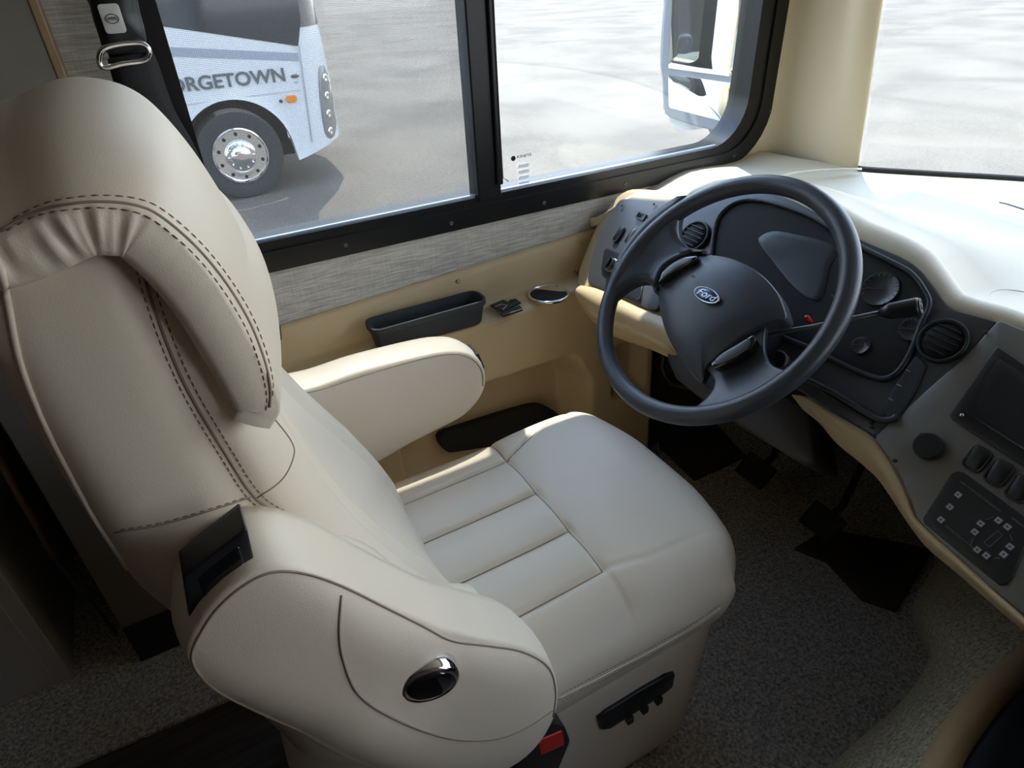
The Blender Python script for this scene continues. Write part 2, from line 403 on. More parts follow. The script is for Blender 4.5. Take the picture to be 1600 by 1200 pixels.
go = rr2(wx0 - .055, wx1 + .035, wz0 - .050, wz1 + .05, .15, 8); gi = rr2(wx0 + .004, wx1 - .055, wz0 + .010, wz1, .11, 8)
# square rear corners
def sq(ring, x, r): return ring
frame_ring(go, gi, -.055, .012, S).build('frame', FRM, win, smooth=True, auto=35)
g2o = rr2(wx0 - .03, wx1 + .008, wz0 - .022, wz1 + .03, .125, 8); g2i = rr2(wx0 - .015, wx1 - .012, wz0 - .008, wz1 + .015, .115, 8)
frame_ring(g2o, g2i, .010, .017, S).build('frame_lip', FRM, win, auto=35)
for px, py in ((540, 383), (705, 349), (850, 317), (977, 288), (1097, 261), (1147, 243), (1203, 174), (1210, 174)):
    a, b = S.px(px, py, .012); screw(S, a, b, .0048 if py > 200 else .003, win, GREYD, .012)
# mullion, sash and panes
mb = MB().box((.585, WY - .016, wz0), (.640, WY + .03, wz1)); mb.box((.628, WY - .024, wz0 + .03), (.642, WY - .016, wz1))
mb.build('mullion', FRM, win, smooth=False, mods=[BEV(.003)])
MB().tube([(.638, WY - .026, wz1 - .02), (.640, WY - .026, wz0 + .045), (.652, WY - .026, wz0 + .036)], .0013, 6).build('latch_wire', STEEL, win)
MB().box((.60, WY + .012, wz0), (wx1, WY + .016, wz1)).build('pane', GLS, win, smooth=False)
MB().box((wx0 - .01, WY + .030, wz0), (.62, WY + .034, wz1)).build('pane', GLS, win, smooth=False)
MB().box((wx0 - .01, WY + .005, wz0), (.59, WY + .0055, wz1)).build('insect_screen', SCRN, win, smooth=False)
SILLB = mat('bright_sill_bead', (.45, .52, .62), .3, metal=.6)
MB().box((wx0 + .003, WY - .004, wz0 + .006), (.585, WY + .004, wz0 + .014)).box((.64, WY - .004, wz0 + .006), (wx1 - .08, WY + .004, wz0 + .014)).build('sill_bead', SILLB, win, smooth=False)
# maker's sticker printed at the glass corner
SP = SIDE(WY + .0115)
st = MB(); a0, b0 = SP.px(800, 250); a1, b1 = SP.px(836, 288)
WPR = mat('white_film', (.85, .85, .85), .5)
for i in range(4):
    st.obox(SP, a0 + .015, a0 + .041, b0 - .020 - i * .0125, b0 - .0125 - i * .0125, 0, .0006)
film = st.build('sticker_print', WPR, win, smooth=False)
text('maker_name', 'KINETE', SP, a0 + .012, b0 + .004, .009, TXTD, win, wide=1.25, align='LEFT')
MB().lathe(SP.off(a0 + .003, b0 + .003, .0), [(.0055, .0), (.0055, .0012), (.0042, .0012), (.0042, .0)], 20).build('maker_mark', TXTD, win, smooth=False)
text('maker_letter', 'K', SP, a0 + .003, b0 + .003, .008, TXTD, win, h=.0014)

# A pillar and windshield
wsb = smooth([(1.40, 1.245), (1.43, 1.10), (1.47, .985), (1.56, .86), (1.68, .70), (1.80, .45), (1.88, .15), (1.90, -.15), (1.87, -.5), (1.76, -.85), (1.55, -1.19)], 8)
zb = .872
def wsrow(z, lean=.18): 
    return [(p[0] - lean * (z - zb) * (1 if i > 16 else 1), p[1], z) for i, p in enumerate(wsb[16:])]
struct(MB().grid([wsrow(z) for z in (zb - .01, 1.1, 1.4, 1.7, 1.8)]).build('windshield', GLS, mods=[SOL(.005, 0)]))
struct(MB().tube([(p[0] - .004, p[1], zb + .004) for p in wsb[16:]], .007, 8).build('trim_3', BLKM))
# pillar: rounded fairing from the side window to the glass
pil = []
pe0 = onX(1340, 258, 1.47); pe1 = onX(1378, 0, 1.40)
for z in np.linspace(.74, 2.0, 12):
    k = (z - pe0[2]) / (pe1[2] - pe0[2]); ex = pe0 * (1 - k) + pe1 * k
    sec = smooth([(1.362 if z > .88 else 1.338, 1.2495), (1.385, 1.2475), (1.43, 1.240), (1.455, 1.20), (1.463, 1.12), (ex[0] - .010, ex[1] + .050), (ex[0], ex[1]), (ex[0] + .025, ex[1] + .02)], 5)
    pil.append([(p[0], p[1], z) for p in sec])
struct(MB().grid(pil).build('pillar_left', mat('tan_pillar_vinyl', (.62, .52, .34), .6), mods=[SOL(.008, -1)]))

# ================================================================ DRIVER SEAT
seat = empty('driver_seat', (.37, .69, .01), 'cream leather captain seat with winged headrest and two armrests, facing the steering wheel', 'seat')
CY = .69
MB().box((.2, .56, .006), (.52, .82, .10)).build('pedestal', BLKM, seat, smooth=False, mods=[BEV(.01)])
V, F = rbox((.268, CY, .235), (.352, .232, .185), .045, (14, 14, 14))  # skirt box lengthened rearward, out of view, to block sun from the floor
V = [(p[0] - .03 * (1 - (p[2] - .05) / .37) * (1 if p[0] > .4 else 0), p[1], p[2]) for p in V]
skirt = mesh('skirt', V, F, LEA, seat)
# cushion
seamX = .412
def groove(d, wd=.0045, dp=.006): return -dp * math.exp(-(d / wd) ** 2)
def segd(p, a, b):
    ax, ay = a; bx, by = b; dx, dy = bx - ax, by - ay; t = max(0, min(1, ((p[0] - ax) * dx + (p[1] - ay) * dy) / (dx * dx + dy * dy)))
    return math.hypot(p[0] - ax - t * dx, p[1] - ay - t * dy)
GR = [[(seamX, .53), (seamX, .83), (seamX + .005, .93)], [(.1, .525), (seamX, .53)], [(.1, .620), (seamX, .622)], [(.1, .722), (seamX, .724)], [(.1, .825), (seamX, .83)],
      [(seamX, .83), (.50, .868), (.60, .905), (.655, .935)]]
GRF = [[(seamX, .53), (.48, .510), (.58, .503), (.66, .498)]]
V, F = rbox((.40, CY, .455), (.295, .246, .092), .075, (150, 126, 12))
W = []
for p in V:
    x, y, z = p
    fr = (x - .12) / .58; yy = (y - CY) / .246
    if x > .4: x -= .075 * max(0, abs(yy) - .25) ** 1.6 * sstep(x, .4, .69) * 1.1
    if z > .49:
        k = sstep(z, .49, .54)
        z += k * (.012 * (1 - yy * yy) + .010 * math.exp(-((x - .54) / .12) ** 2) - .018 * sstep(x, .58, .72))
        # inset pleats, each crowned
        if x < seamX + .005:
            for y0, y1 in ((.527, .621), (.621, .723), (.723, .828)):
                if y0 <= y <= y1: z += k * .005 * math.sin(math.pi * (y - y0) / (y1 - y0))
        else: z += k * .006 * (1 - math.exp(-(x - seamX) / .02))
        g = 0
        for L in GR:
            for a, b in zip(L, L[1:]): g = min(g, groove(segd((x, y), a, b)))
        for L in GRF:
            for a, b in zip(L, L[1:]): g = min(g, groove(segd((x, y), a, b), .005, .0018))
        z += g * k
    # belly of the side
    y += (.010 if yy > .95 else -.010 if yy < -.95 else 0) * math.exp(-((z - .47) / .04) ** 2)
    W.append((x, y, z))
cush = mesh('seat_cushion', W, F, LEA, seat)
# seam cords lying in the grooves
for L in GR:
    P3 = []
    for q in resample([np.array(l) for l in L], 40):
        r = bvh(cush).ray_cast(Vector((q[0], q[1], .8)), Vector((0, 0, -1)))
        if r[0] is not None and r[0].z > .49: P3.append(np.array(r[0]) + np.array([0, 0, -.0002]))
    if len(P3) > 2: MB().tube(P3, .0011, 6).build('seam', SEAMM, seat)
# backrest: lofted rounded slab
zs = [.44, .48, .52, .56, .60, .65, .70, .75, .80, .85, .90, .95, 1.0, 1.05, 1.10, 1.15, 1.18, 1.205, 1.22, 1.228]
XF = [.17, .195, .212, .214, .208, .190, .168, .140, .113, .090, .072, .058, .045, .033, .022, .008, -.002, -.018, -.035, -.06]
XR = [.02, -.02, -.05, -.07, -.075, -.085, -.09, -.095, -.102, -.113, -.127, -.132, -.134, -.136, -.138, -.138, -.128, -.122, -.112, -.09]
HW = [.20, .215, .225, .232, .238, .240, .240, .240, .240, .240, .240, .240, .240, .240, .239, .238, .236, .225, .20, .15]
def bsec(z, n=96):
    xf, xr, hw = interp(z, zs, XF), interp(z, zs, XR), interp(z, zs, HW); cx = (xf + xr) / 2; hx = (xf - xr) / 2; out = []
    seamx = interp(z, [.44, .64, .714, .80, .855, .935, 1.05, 1.13, 1.2], [.19, .15, .125, .07, .036, -.004, -.026, -.028, -.026])
    for k in range(n):
        t = 2 * math.pi * k / n; c, s = math.cos(t), math.sin(t)
        e = .42
        x = cx + hx * math.copysign(abs(c) ** (e if c < 0 else .62), c); y = CY + hw * math.copysign(abs(s) ** e, s)
        ya = abs(y - CY) / hw
        if c > 0:   # dished centre between the side bolsters
            mid = math.exp(-(ya / .55) ** 4); x -= .022 * mid * sstep(z, .5, .6) * (1 - sstep(z, 1.1, 1.2))
            if z < 1.1:   # three channels down the lumbar
                for q in (.0, .42): x -= .010 * math.exp(-((ya - q - .06) / .05) ** 2) * sstep(z, .5, .62)
                x -= .010 * math.exp(-((ya - .70) / .04) ** 2) * sstep(z, .45, .60)
        # waist of the side where the seam pulls in
        d = abs(x - seamx)
        if ya > .9: y -= math.copysign(.006 * math.exp(-(d / .012) ** 2), y - CY)
        out.append((x, y, z))
    return out
zz = np.concatenate([np.linspace(.44, 1.15, 60), np.linspace(1.158, 1.228, 16)])
mb = MB(); rows = [bsec(z) for z in zz]; mb.grid(rows, closed=True); n = 96; mb.F += [tuple(range(n))[::-1], tuple(range((len(zz) - 1) * n, len(zz) * n))]
back = mb.build('backrest', LEA, seat)
# headrest hood: draped over the top with a wing down each side
yin, yout = .445, .935
prof = smooth([(-.27, 1.10), (-.268, 1.150), (-.245, 1.184), (-.19, 1.197), (-.14, 1.203), (-.10, 1.209), (-.075, 1.214), (-.045, 1.222), (-.016, 1.215), (-.001, 1.197), (.015, 1.158), (.026, 1.105), (.031, 1.07), (.031, 1.050), (.020, 1.036)], 6)
prof = [np.array(p) for p in resample([np.array(p) for p in prof], 200)]
nrm = []
for i in range(len(prof)):
    d = unit(prof[min(i + 1, len(prof) - 1)] - prof[max(i - 1, 0)]); nrm.append(np.array([-d[1], d[0]]))
rows = []
ni = 60
for i in range(ni + 1):
    u = i / ni; wv = 2 * u - 1; row = []
    for j, (p, q) in enumerate(zip(prof, nrm)):
        t = j / (len(prof) - 1)
        bl = .034 * (1 - abs(wv) ** 3.2)
        y = yin + (yout - yin) * u
        # top corners of the hood are rounded in plan: the ends drop
        z = p[1] + q[1] * bl; x = p[0] + q[0] * bl
        # lower edge arches up between the wings
        if t > .80: z += .10 * (1 - abs(wv) ** 2.5) * (t - .80) / .20 * .8
        row.append((x, y, z))
    rows.append(row)
# gusset at each end, going inward to the body of the backrest
def inner(j, k):
    p, q = prof[j], nrm[j]; t = j / (len(prof) - 1); th = interp(t, [0, .36, .48, .6], [.012, .019, .031, .034]) * k
    return p - q * th
for side, s in ((0, 1), (ni, -1)):
    ext = []
    for k in (.06, .14, .24, .35, .48, .62, .76, .88, 1.0):
        row = []
        for j in range(len(prof)):
            t = j / (len(prof) - 1); c = inner(j, k)
            ss = t * .62; fold = (.0016 * math.sin(ss * 330 + 1.5 * math.sin(ss * 61)) + .0012 * math.sin(ss * 520 + k * 2)) * (1 if t < .58 else max(.12, 1 - (t - .58) * 9)) * math.exp(-((k - .35) / .38) ** 2)
            yb = (yin if s > 0 else yout) - s * (.004 * math.sin(math.pi * k * .9)) - s * fold + s * (.012 if k == 1 else 0)
            row.append((c[0], yb, c[1]))
        ext.append(row)
    rows = (ext[::-1] + rows) if s > 0 else (rows + ext)
mb = MB().grid(rows)
hood = mb.build('headrest', LEA, seat)
# near armrest, tipped down beside the lumbar
def ap(px, py, y): q = onY(px, py, y); return (q[0], q[2])
YA = .375
pts = [(300, 1030), (316, 985), (345, 945), (388, 910), (430, 893), (480, 897), (535, 916), (600, 948), (660, 978), (705, 1001), (760, 1009), (815, 1018), (856, 1042), (868, 1080), (864, 1120), (838, 1165), (800, 1197), (740, 1222), (660, 1222), (560, 1188), (470, 1142), (390, 1106), (330, 1072)]
ring = resample(smooth([ap(x, y, YA) for x, y in pts], 5, True), 90, True)
capc = ap(666, 1054, YA)
def dimple(a, b): d = math.hypot(a - capc[0], b - capc[1]); return -.010 * math.exp(-(d / .05) ** 2)
AP = SIDE(YA)
arm = puff(AP, ring, dome=.016, depth=.075, rings=26, p=4, bulge=.006, edge=.006, dfun=dimple).build('armrest', LEA, seat)
# inner flank of the arm, fuller than the outer face
cq = Plane(AP.P(capc[0], capc[1], .0045), (.97, -.20, 0), (0, -.05, 1))
cap = MB().lathe(cq, [(.030, -.012), (.030, .006), (.026, .0095), (.0245, .0095)], 40, 1.0, .92).build('pivot_cap', CHR, arm)
MB().lathe(cq, [(.0250, 0), (.0250, .009), (.018, .0115), (.008, .013), (.001, .0132)], 40, 1.0, .92).build('cap_insert', GLOSS, cap)
# bridge of leather between backrest and near arm
bp = [(404, 838), (435, 845), (500, 872), (580, 915), (650, 945), (700, 958), (760, 965), (720, 1010), (640, 990), (560, 950), (480, 915), (420, 910), (335, 975), (300, 950), (318, 900)]
r2 = resample(smooth([ap(x, y, .425) for x, y in bp], 5, True), 70, True)
shoulder = puff(SIDE(.425), r2, dome=.008, depth=.05, rings=10, edge=.012, bulge=.0).build('side_bolster', LEA, seat)
# far armrest
YB = .955; KB = .955 / .915
fp = [(.02, .775), (.13, .768), (.20, .770), (.30, .768), (.35, .762), (.385, .748), (.408, .722), (.416, .692), (.41, .662), (.392, .640), (.36, .622), (.30, .612), (.23, .600), (.15, .578), (.05, .560), (.0, .60), (-.01, .70)]
fp = [(a * KB, 1.33 - (1.33 - b) * KB) for a, b in fp]
ring = resample(smooth(fp, 5, True), 80, True)
farm = puff(SIDE(YB), ring, dome=.004, depth=.066, rings=16, p=6, bulge=.005, edge=.008).build('armrest', LEA, seat)
MB().tube([(a, YB - .001, b) for a, b in ring[4:34]], .0009, 5).build('seam', SEAMM, farm)
MB().obox(Plane((.418 * KB, YB + .035, 1.33 - (1.33 - .715) * KB), (0, -1, 0), (-.3, 0, 1)), -.022, .022, -.018, .022, -.006, .002).build('end_cap', BLK, farm, smooth=False, mods=[BEV(.003)])
# black recess panel behind the arm
kp = [(291, 905), (384, 828), (394, 880), (380, 912), (312, 970), (298, 966)]
r3 = resample([ap(x, y, .388) for x, y in kp], 60, True)
pk = puff(SIDE(.388), r3, dome=.001, depth=.03, rings=4, edge=.002).build('recliner_bezel', BLK, seat)
kp = [(312, 905), (372, 856), (380, 880), (322, 935)]
r3 = resample([ap(x, y, .3865) for x, y in kp], 40, True); puff(SIDE(.3865), r3, dome=.0, depth=.003, rings=4, edge=.001).build('recess', GLOSS, pk)
# seat switch bar on the skirt
YS = .452
sw = [(938, 1122), (950, 1112), (1040, 1058), (1054, 1054), (1050, 1075), (1036, 1086), (955, 1138), (942, 1140)]
r4 = resample([ap(x, y, YS) for x, y in sw], 50, True); swb = puff(SIDE(YS), r4, dome=.004, depth=.014, rings=4, edge=.003).build('switch_bar', BLK, seat)
for px, py in ((983, 1124), (1006, 1108), (1028, 1094)):
    a, b = ap(px, py, YS - .005); q = SIDE(YS - .005).off(a, b); MB().obox(q, -.006, .006, -.006, .010, -.004, .006).build('switch_knob', BLK, swb, smooth=False, mods=[BEV(.0015)])
# belt buckle beside the cushion
bk = [(846, 1138), (868, 1134), (882, 1140), (889, 1160), (876, 1192), (868, 1215), (800, 1225), (812, 1190), (835, 1165)]
r5 = resample([ap(x, y, .405) for x, y in bk], 50, True); bkl = puff(SIDE(.405), r5, dome=.002, depth=.03, rings=4, edge=.003).build('belt_buckle', BLK, seat)
rb = [(842, 1158), (878, 1144), (882, 1164), (846, 1180)]
REDM = mat('red_button', (.55, .02, .02), .4)
r6 = resample([ap(x, y, .402) for x, y in rb], 32, True); puff(SIDE(.402), r6, dome=.001, depth=.006, rings=3, edge=.001).build('release_button', REDM, bkl)
# seams and stitching
B = [back, shoulder, hood, arm]
main = [(215, 385), (222, 420), (240, 480), (268, 555), (300, 622), (350, 705), (396, 775), (440, 805), (500, 842), (580, 888), (655, 928)]
main[0] = (220, 402)
seamline('seam', [back, shoulder], main, SEAMM, back, .0011)
stitches([back], [(x - 9, y + 3) for x, y in main[:8]], back); stitches([back, shoulder], [(x + 11, y - 3) for x, y in main], back)
hd = [(0, 362), (60, 330), (120, 318), (170, 316), (215, 322), (250, 338), (300, 380), (345, 432), (385, 495), (410, 555), (422, 605), (421, 636)]
seamline('seam', [hood], hd, SEAMM, hood, .0011)
stitches([hood], [(x + 4, y - 10) for x, y in hd], hood); stitches([hood], [(x - 6, y + 9) for x, y in hd], hood)
seamline('seam', B, [(178, 832), (250, 820), (330, 797), (392, 777)], SEAMM, back, .0008); stitches([back], [(178, 829), (250, 817), (330, 794), (390, 775)], back)
seamline('seam', [back], [(402, 778), (440, 750), (458, 715), (455, 690), (425, 650)], SEAMM, back, .0007)
seamline('piping', B, [(0, 420), (12, 470), (30, 560), (62, 645), (100, 722), (150, 812), (200, 888)], LEA, back, .0022, maxgap=.2)
seamline('piping', [arm], [(470, 1142), (390, 1106), (330, 1072)] + pts[:15], SEAMM, arm, .0011, 120)
seamline('seam', [arm], [(533, 930), (530, 985), (536, 1030), (560, 1085), (620, 1125), (700, 1153), (770, 1155), (820, 1138), (866, 1108)], SEAMM, arm, .0011)
sl = [(872, 1092), (950, 1052), (1030, 1010), (1090, 975), (1125, 950)]
seamline('seam', [cush], sl, LEA, cush, .0015); stitches([cush], [(x, y - 6) for x, y in sl], cush); stitches([cush], [(x, y + 6) for x, y in sl], cush)

# ================================================================ SIDE CONSOLE (moulded beige panel under the window)
con = empty('side_console', (.6, 1.18, .01), 'moulded beige plastic side console with ledge and map pocket, below the window', 'console')
def ctop(x): return interp(x, [.10, .124, .504, .818, .95, 1.05], [.728, .733, .752, .768, .775, .780])
def crease(x): return interp(x, [.1, .16, .29, .56, .68, .80, 1.05], [.658, .659, .666, .666, .674, .684, .69])
rows = []
YL = 1.152
def recess(x, z):
    # long bowl of the map pocket: rounded front end
    fx = sstep(x, .30, .315) * (1 - sstep(x + .55 * max(0, z - .42) , .77, .83)); fz = sstep(z, .20, .33) * (1 - sstep(z, .485, .515))
    a = fx * fz * .095
    fx2 = sstep(x, .88, .93) * (1 - sstep(x, .985, 1.0)); fz2 = sstep(z, .33, .36) * (1 - sstep(z, .47, .50)); 
    return a + .05 * fx2 * fz2 * (1 if x + z * .3 < 1.13 else 0)
xs = np.linspace(.06, 1.02, 161)
prof_c = []
for x in xs:
    cr_, ct = crease(x), ctop(x); row = [(x, 1.2495, ct + .002), (x, 1.242, ct + .003), (x, 1.236, ct - .004)]
    for k in range(1, 7): row.append((x, 1.236 - .014 * k / 6, ct - .004 + (cr_ + .008 - ct + .004) * k / 6))
    row += [(x, 1.217, cr_ + .001)]
    for k in range(1, 5): row.append((x, 1.217 + (YL + .010 - 1.217) * k / 4, cr_ - .004 * k / 4))
    row += [(x, YL + .004, cr_ - .006), (x, YL, cr_ - .012)]
    for z in np.linspace(cr_ - .02, .008, 110): row.append((x, YL + .0 + recess(x, z) - .03 * (1 - z / .65), z))
    prof_c.append(row)
shell = MB().grid(prof_c)
last = prof_c[-1]; k = len(shell.V); shell.add([(p[0], 1.2495, p[2]) for p in last] , []); n0 = (len(xs) - 1) * len(last)
for j in range(len(last) - 1): shell.F.append((n0 + j, n0 + j + 1, k + j + 1, k + j))
shell_o = shell.build('shell', BEI, con)
sp = [onY(*q, 1.205) for q in ((700, 704), (690, 697), (688, 682), (700, 675), (790, 646), (845, 634), (868, 644), (880, 656), (868, 662), (860, 680))]
q = Plane((.5, 1.205, .36), (1, 0, 0), (0, .35, 1))
# dark slot standing in the floor of the pocket
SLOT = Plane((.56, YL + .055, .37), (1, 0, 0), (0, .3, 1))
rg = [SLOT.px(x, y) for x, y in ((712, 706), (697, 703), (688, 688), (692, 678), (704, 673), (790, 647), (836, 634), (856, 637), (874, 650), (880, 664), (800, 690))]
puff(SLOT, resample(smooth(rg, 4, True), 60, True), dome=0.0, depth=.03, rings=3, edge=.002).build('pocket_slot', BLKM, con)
SW_ = SIDE(1.234)
for px, py in ((450, 537), (717, 439), (910, 380)):
    a, b = SIDE(1.232).px(px, py); screw(SIDE(1.232), a, b, .0055, con, BEI)
# cup holder set in the ledge
cz = crease(.72) - .003; ch = onZ(857, 461, cz); CH = FLAT(cz).off(-ch[1], ch[0])
cup = MB().lathe(CH, [(.048, 0), (.048, .0045), (.0455, .0065), (.043, .0055), (.0415, .001), (.0415, -.0005)], 48).build('cup_ring', CHR, con)
MB().lathe(CH, [(.0425, .001), (.0425, .0022), (.030, .0018)], 48).build('cup_well_disc', BLKM, cup)  # flat black disc painted as the dark depth of the cup
# ledge switch pads
for nm, poly in (('window_switch', [(766, 479), (786, 471), (806, 478), (785, 489)]), ('window_switch', [(795, 472), (806, 469), (814, 475), (803, 479)]), ('switch_knob', [(781, 492), (812, 480), (817, 486), (786, 496)])):
    MB().prism(Plane((0, 0, cz), (1, 0, 0), (0, 1, 0)), [tuple(onZ(x, y, cz)[:2]) for x, y in poly], 0, .005).build(nm, BLK, con, smooth=False, mods=[BEV(.001)])
MB().tube([onZ(x, y, cz + .007) for x, y in ((774, 479), (783, 475), (792, 477), (786, 483))], .0007, 5).build('switch_marking', TXTW, con)

# charcoal tray standing on the ledge
tz0 = crease(.4) - .003
tray = empty('storage_tray', (.42, 1.185, tz0), 'long empty charcoal plastic tray on the beige ledge behind the cup holder', 'tray')
tp = [FLAT(tz0 + .055).px(x, y) for x, y in ((577, 508), (583, 531), (608, 541 - 12), (740, 484), (747, 465), (738, 454), (716, 453), (590, 492))]
TC = (.415, 1.180); 
def rr3(x0, x1, y0, y1, r, z): return [(p[0], p[1], z) for p in rrect(x0, x1, y0, y1, r, 6)]
x0, x1, y0, y1 = .288, .546, 1.142, 1.204
L = [rr3(x0 + .014, x1 - .010, y0 + .010, y1 - .008, .018, tz0 + .001), rr3(x0 + .010, x1 - .008, y0 + .007, y1 - .006, .020, tz0 + .006), rr3(x0 + .003, x1 - .002, y0 + .002, y1, .020, tz0 + .046),
     rr3(x0 - .001, x1 + .002, y0 - .001, y1 + .002, .022, tz0 + .047), rr3(x0 - .001, x1 + .002, y0 - .001, y1 + .002, .022, tz0 + .058), rr3(x0 + .004, x1 - .003, y0 + .004, y1 - .003, .018, tz0 + .058),
     rr3(x0 + .013, x1 - .010, y0 + .011, y1 - .009, .016, tz0 + .008)]
mb = MB().grid(L, closed=True); n = len(L[0]); mb.F += [tuple(range(n))[::-1], tuple(range(6 * n, 7 * n))]
mb.build('tray_body', CHAR, tray, auto=40)

# ================================================================ DASHBOARD
dash = empty('dashboard', (1.2, .0, .60), 'cream and dark grey dashboard with gauges, vents and switch panels under the windshield', 'dashboard')
BT = [(918, 432), (925, 400), (942, 355), (960, 320), (985, 313), (1045, 318), (1060, 315), (1100, 300), (1150, 296), (1210, 305), (1270, 332), (1330, 370), (1400, 400), (1430, 418), (1455, 447), (1480, 480), (1515, 492), (1552, 502)]
bt = [DASH.px(*p) for p in BT]
E_Y = [-q[0] for q in bt[3:]][::-1]; E_S = [q[1] for q in bt[3:]][::-1]
def s_top(y): return interp(y, [-1.2, .30] + E_Y, [.03, .03] + E_S)
be = [(905, 440), (915, 400), (945, 335), (975, 302), (1010, 291), (1100, 280), (1200, 279), (1290, 297), (1350, 330), (1420, 362), (1480, 400), (1510, 440), (1540, 470), (1600, 503)]
def ws_x(y): return interp(y, [p[1] for p in wsb][::-1], [p[0] for p in wsb][::-1])
cols = []
Ys = np.concatenate([np.linspace(1.243, 1.18, 6), np.linspace(1.16, .36, 60), np.linspace(.33, -1.19, 24)])
for y in Ys:
    st_ = s_top(y); e = 1.0
    if y > 1.17: st_ = st_ - (y - 1.17) * .35
    B0 = DASH.P(-y, st_, 0); row = []
    hood = sstep(y, .42, .60) * (1 - sstep(y, 1.0, 1.10))
    lip = (.030 + .012 * hood) * (1 - .75 * sstep(y, 1.15, 1.22)); st_ -= .03 * sstep(y, 1.17, 1.24)
    row.append(tuple(DASH.P(-y, st_ - .01, -.012))); row.append(tuple(DASH.P(-y, st_ + .001, .002)))
    for k in range(1, 7):   # rounded cream lip over the bezel
        a = k / 6 * math.radians(100); row.append(tuple(DASH.P(-y, st_ + .001 + lip * math.sin(a), .004 + lip * .55 * (1 - math.cos(a)) * .0 - lip * .9 * (1 - math.cos(a)))))
    T = np.array(row[-1]); wx = ws_x(y); zt = .875
    for k in range(1, 13):
        t = k / 12; x = T[0] + (wx + .02 - T[0]) * t
        zc = T[2] * (1 - t) + zt * t
        zc = zt + (T[2] - zt) * (1 - sstep(t, 0, .55)) + .012 * math.sin(math.pi * min(1, t * 1.2)) * (T[2] < zt)
        row.append((x, y, zc - .016 * sstep(t, .05, .4) * (1 - sstep(t, .75, 1))))
    cols.append(row)
dtop = MB().grid(cols).build('dash_top', BEID, dash)
MB().tube(smooth([onZ(x, y, .882) for x, y in ((1175, 290), (1235, 271), (1290, 265), (1346, 264))], 6), .005, 8, flat=.5).build('trim_lip', BEID, dash)
# left cream cheek of the binnacle
ck = [(905, 442), (913, 405), (943, 338), (972, 305), (1000, 300), (1055, 310), (1060, 330), (1030, 490), (1046, 534), (1035, 538), (985, 512), (935, 492), (910, 470)]
puff(DASH.off(0, 0, -.006), resample(smooth([DASH.px(x, y, -.006) for x, y in ck], 5, True), 80, True), dome=.0, depth=.10, rings=3, edge=.012, bulge=.012).build('left_cheek', BEI, dash)
# panels
def panel(name, px, m, h=0.0, depth=.012, edge=.003, parent=dash, sm=True, dome=0, pl=DASH, n=90):
    r = [pl.px(x, y, h) for x, y in px]; r = smooth(r, 3, True) if sm else [np.array(q) for q in r]
    return puff(pl.off(0, 0, h), resample(r, n, True) if sm else r, dome=dome, depth=depth, rings=4, edge=edge).build(name, m, parent, auto=50)
panel('switch_panel', [(920, 440), (921, 425), (930, 385), (943, 350), (962, 322), (970, 313), (985, 312), (1010, 314), (1043, 317), (1043, 325), (1036, 360), (1028, 440), (1028, 480), (1010, 480), (975, 464), (935, 448)], GREYD, .004)
bez = panel('instrument_bezel', [(1047, 320), (1052, 314), (1075, 306), (1100, 300), (1150, 296), (1210, 305), (1270, 332), (1330, 370), (1400, 400), (1430, 418), (1455, 447), (1480, 480), (1515, 492), (1549, 502), (1549, 508), (1500, 560), (1430, 625), (1372, 674), (1362, 676), (1335, 660), (1290, 632), (1240, 603), (1180, 580), (1100, 530), (1040, 497), (1033, 490), (1033, 440), (1040, 360)], GREYD, .004, n=160)
rad = panel('radio_panel', [(1557, 506), (1565, 504), (1640, 535), (1760, 600), (1900, 700), (1900, 1100), (1760, 1080), (1600, 957), (1560, 925), (1500, 870), (1447, 822), (1434, 808), (1426, 780), (1410, 745), (1392, 715), (1370, 688), (1372, 680), (1440, 620), (1510, 558)], GREY, .006, sm=False)
# flat cluster panel in a rolled rim, matte black standing in for recess shade
WELL = [(1118, 352), (1135, 325), (1165, 312), (1210, 318), (1270, 340), (1330, 378), (1390, 408), (1425, 428), (1447, 458), (1452, 478), (1440, 505), (1425, 545), (1408, 575), (1390, 590), (1368, 590), (1320, 571), (1270, 545), (1200, 515), (1130, 470), (1112, 420)]
well = panel('gauge_well', WELL, BLKM, .0062, .004, .001)
wl = [DASH.P(*DASH.px(x, y, .009), .009) for x, y in WELL]
MB().tube(resample(smooth(wl, 5, True), 120, True), .0042, 8, closed=True).build('well_rim', SATB, dash)
lensq = [(1186, 372), (1205, 362), (1235, 365), (1305, 385), (1296, 415), (1285, 462), (1270, 468), (1240, 448), (1205, 405), (1190, 385)]
DIAL = mat('dark_dial', (.026, .029, .033), .3)
panel('message_screen', lensq, DIAL, .0075, .002, .001)
def gauge(px, py, r, name='gauge'):
    a, b = DASH.px(px, py, .008); q = DASH.off(a, b, .008); g = MB().lathe(q, [(r, 0), (r, .0015), (r - .001, .0022), (r - .002, .0012), (r * .3, .001)], 40).build(name, DIAL, dash)
    mb = MB()
    for k in range(15):
        t = math.radians(-40 + 260 * k / 14); mb.obox(q.rot(t), r * .80, r * .92, -.0004, .0004, .001, .0016)
    mb.build('tick_marks', mat('dim_print', (.22, .22, .23), .6), g, smooth=False)
    MB().obox(q.rot(math.radians(200)), -.004, r * .75, -.0007, .0007, .002, .003).build('needle', mat('needle_red', (.12, .02, .02), .5), g, smooth=False)
gauge(1375, 452, .028); gauge(1425, 515, .018); gauge(1345, 540, .014)
text('cluster_print', 'CHECK ENGINE', DASH, *DASH.px(1310, 468, .008), .005, mat('dim_print2', (.10, .10, .11), .6), dash, ang=-.15, h=.008)
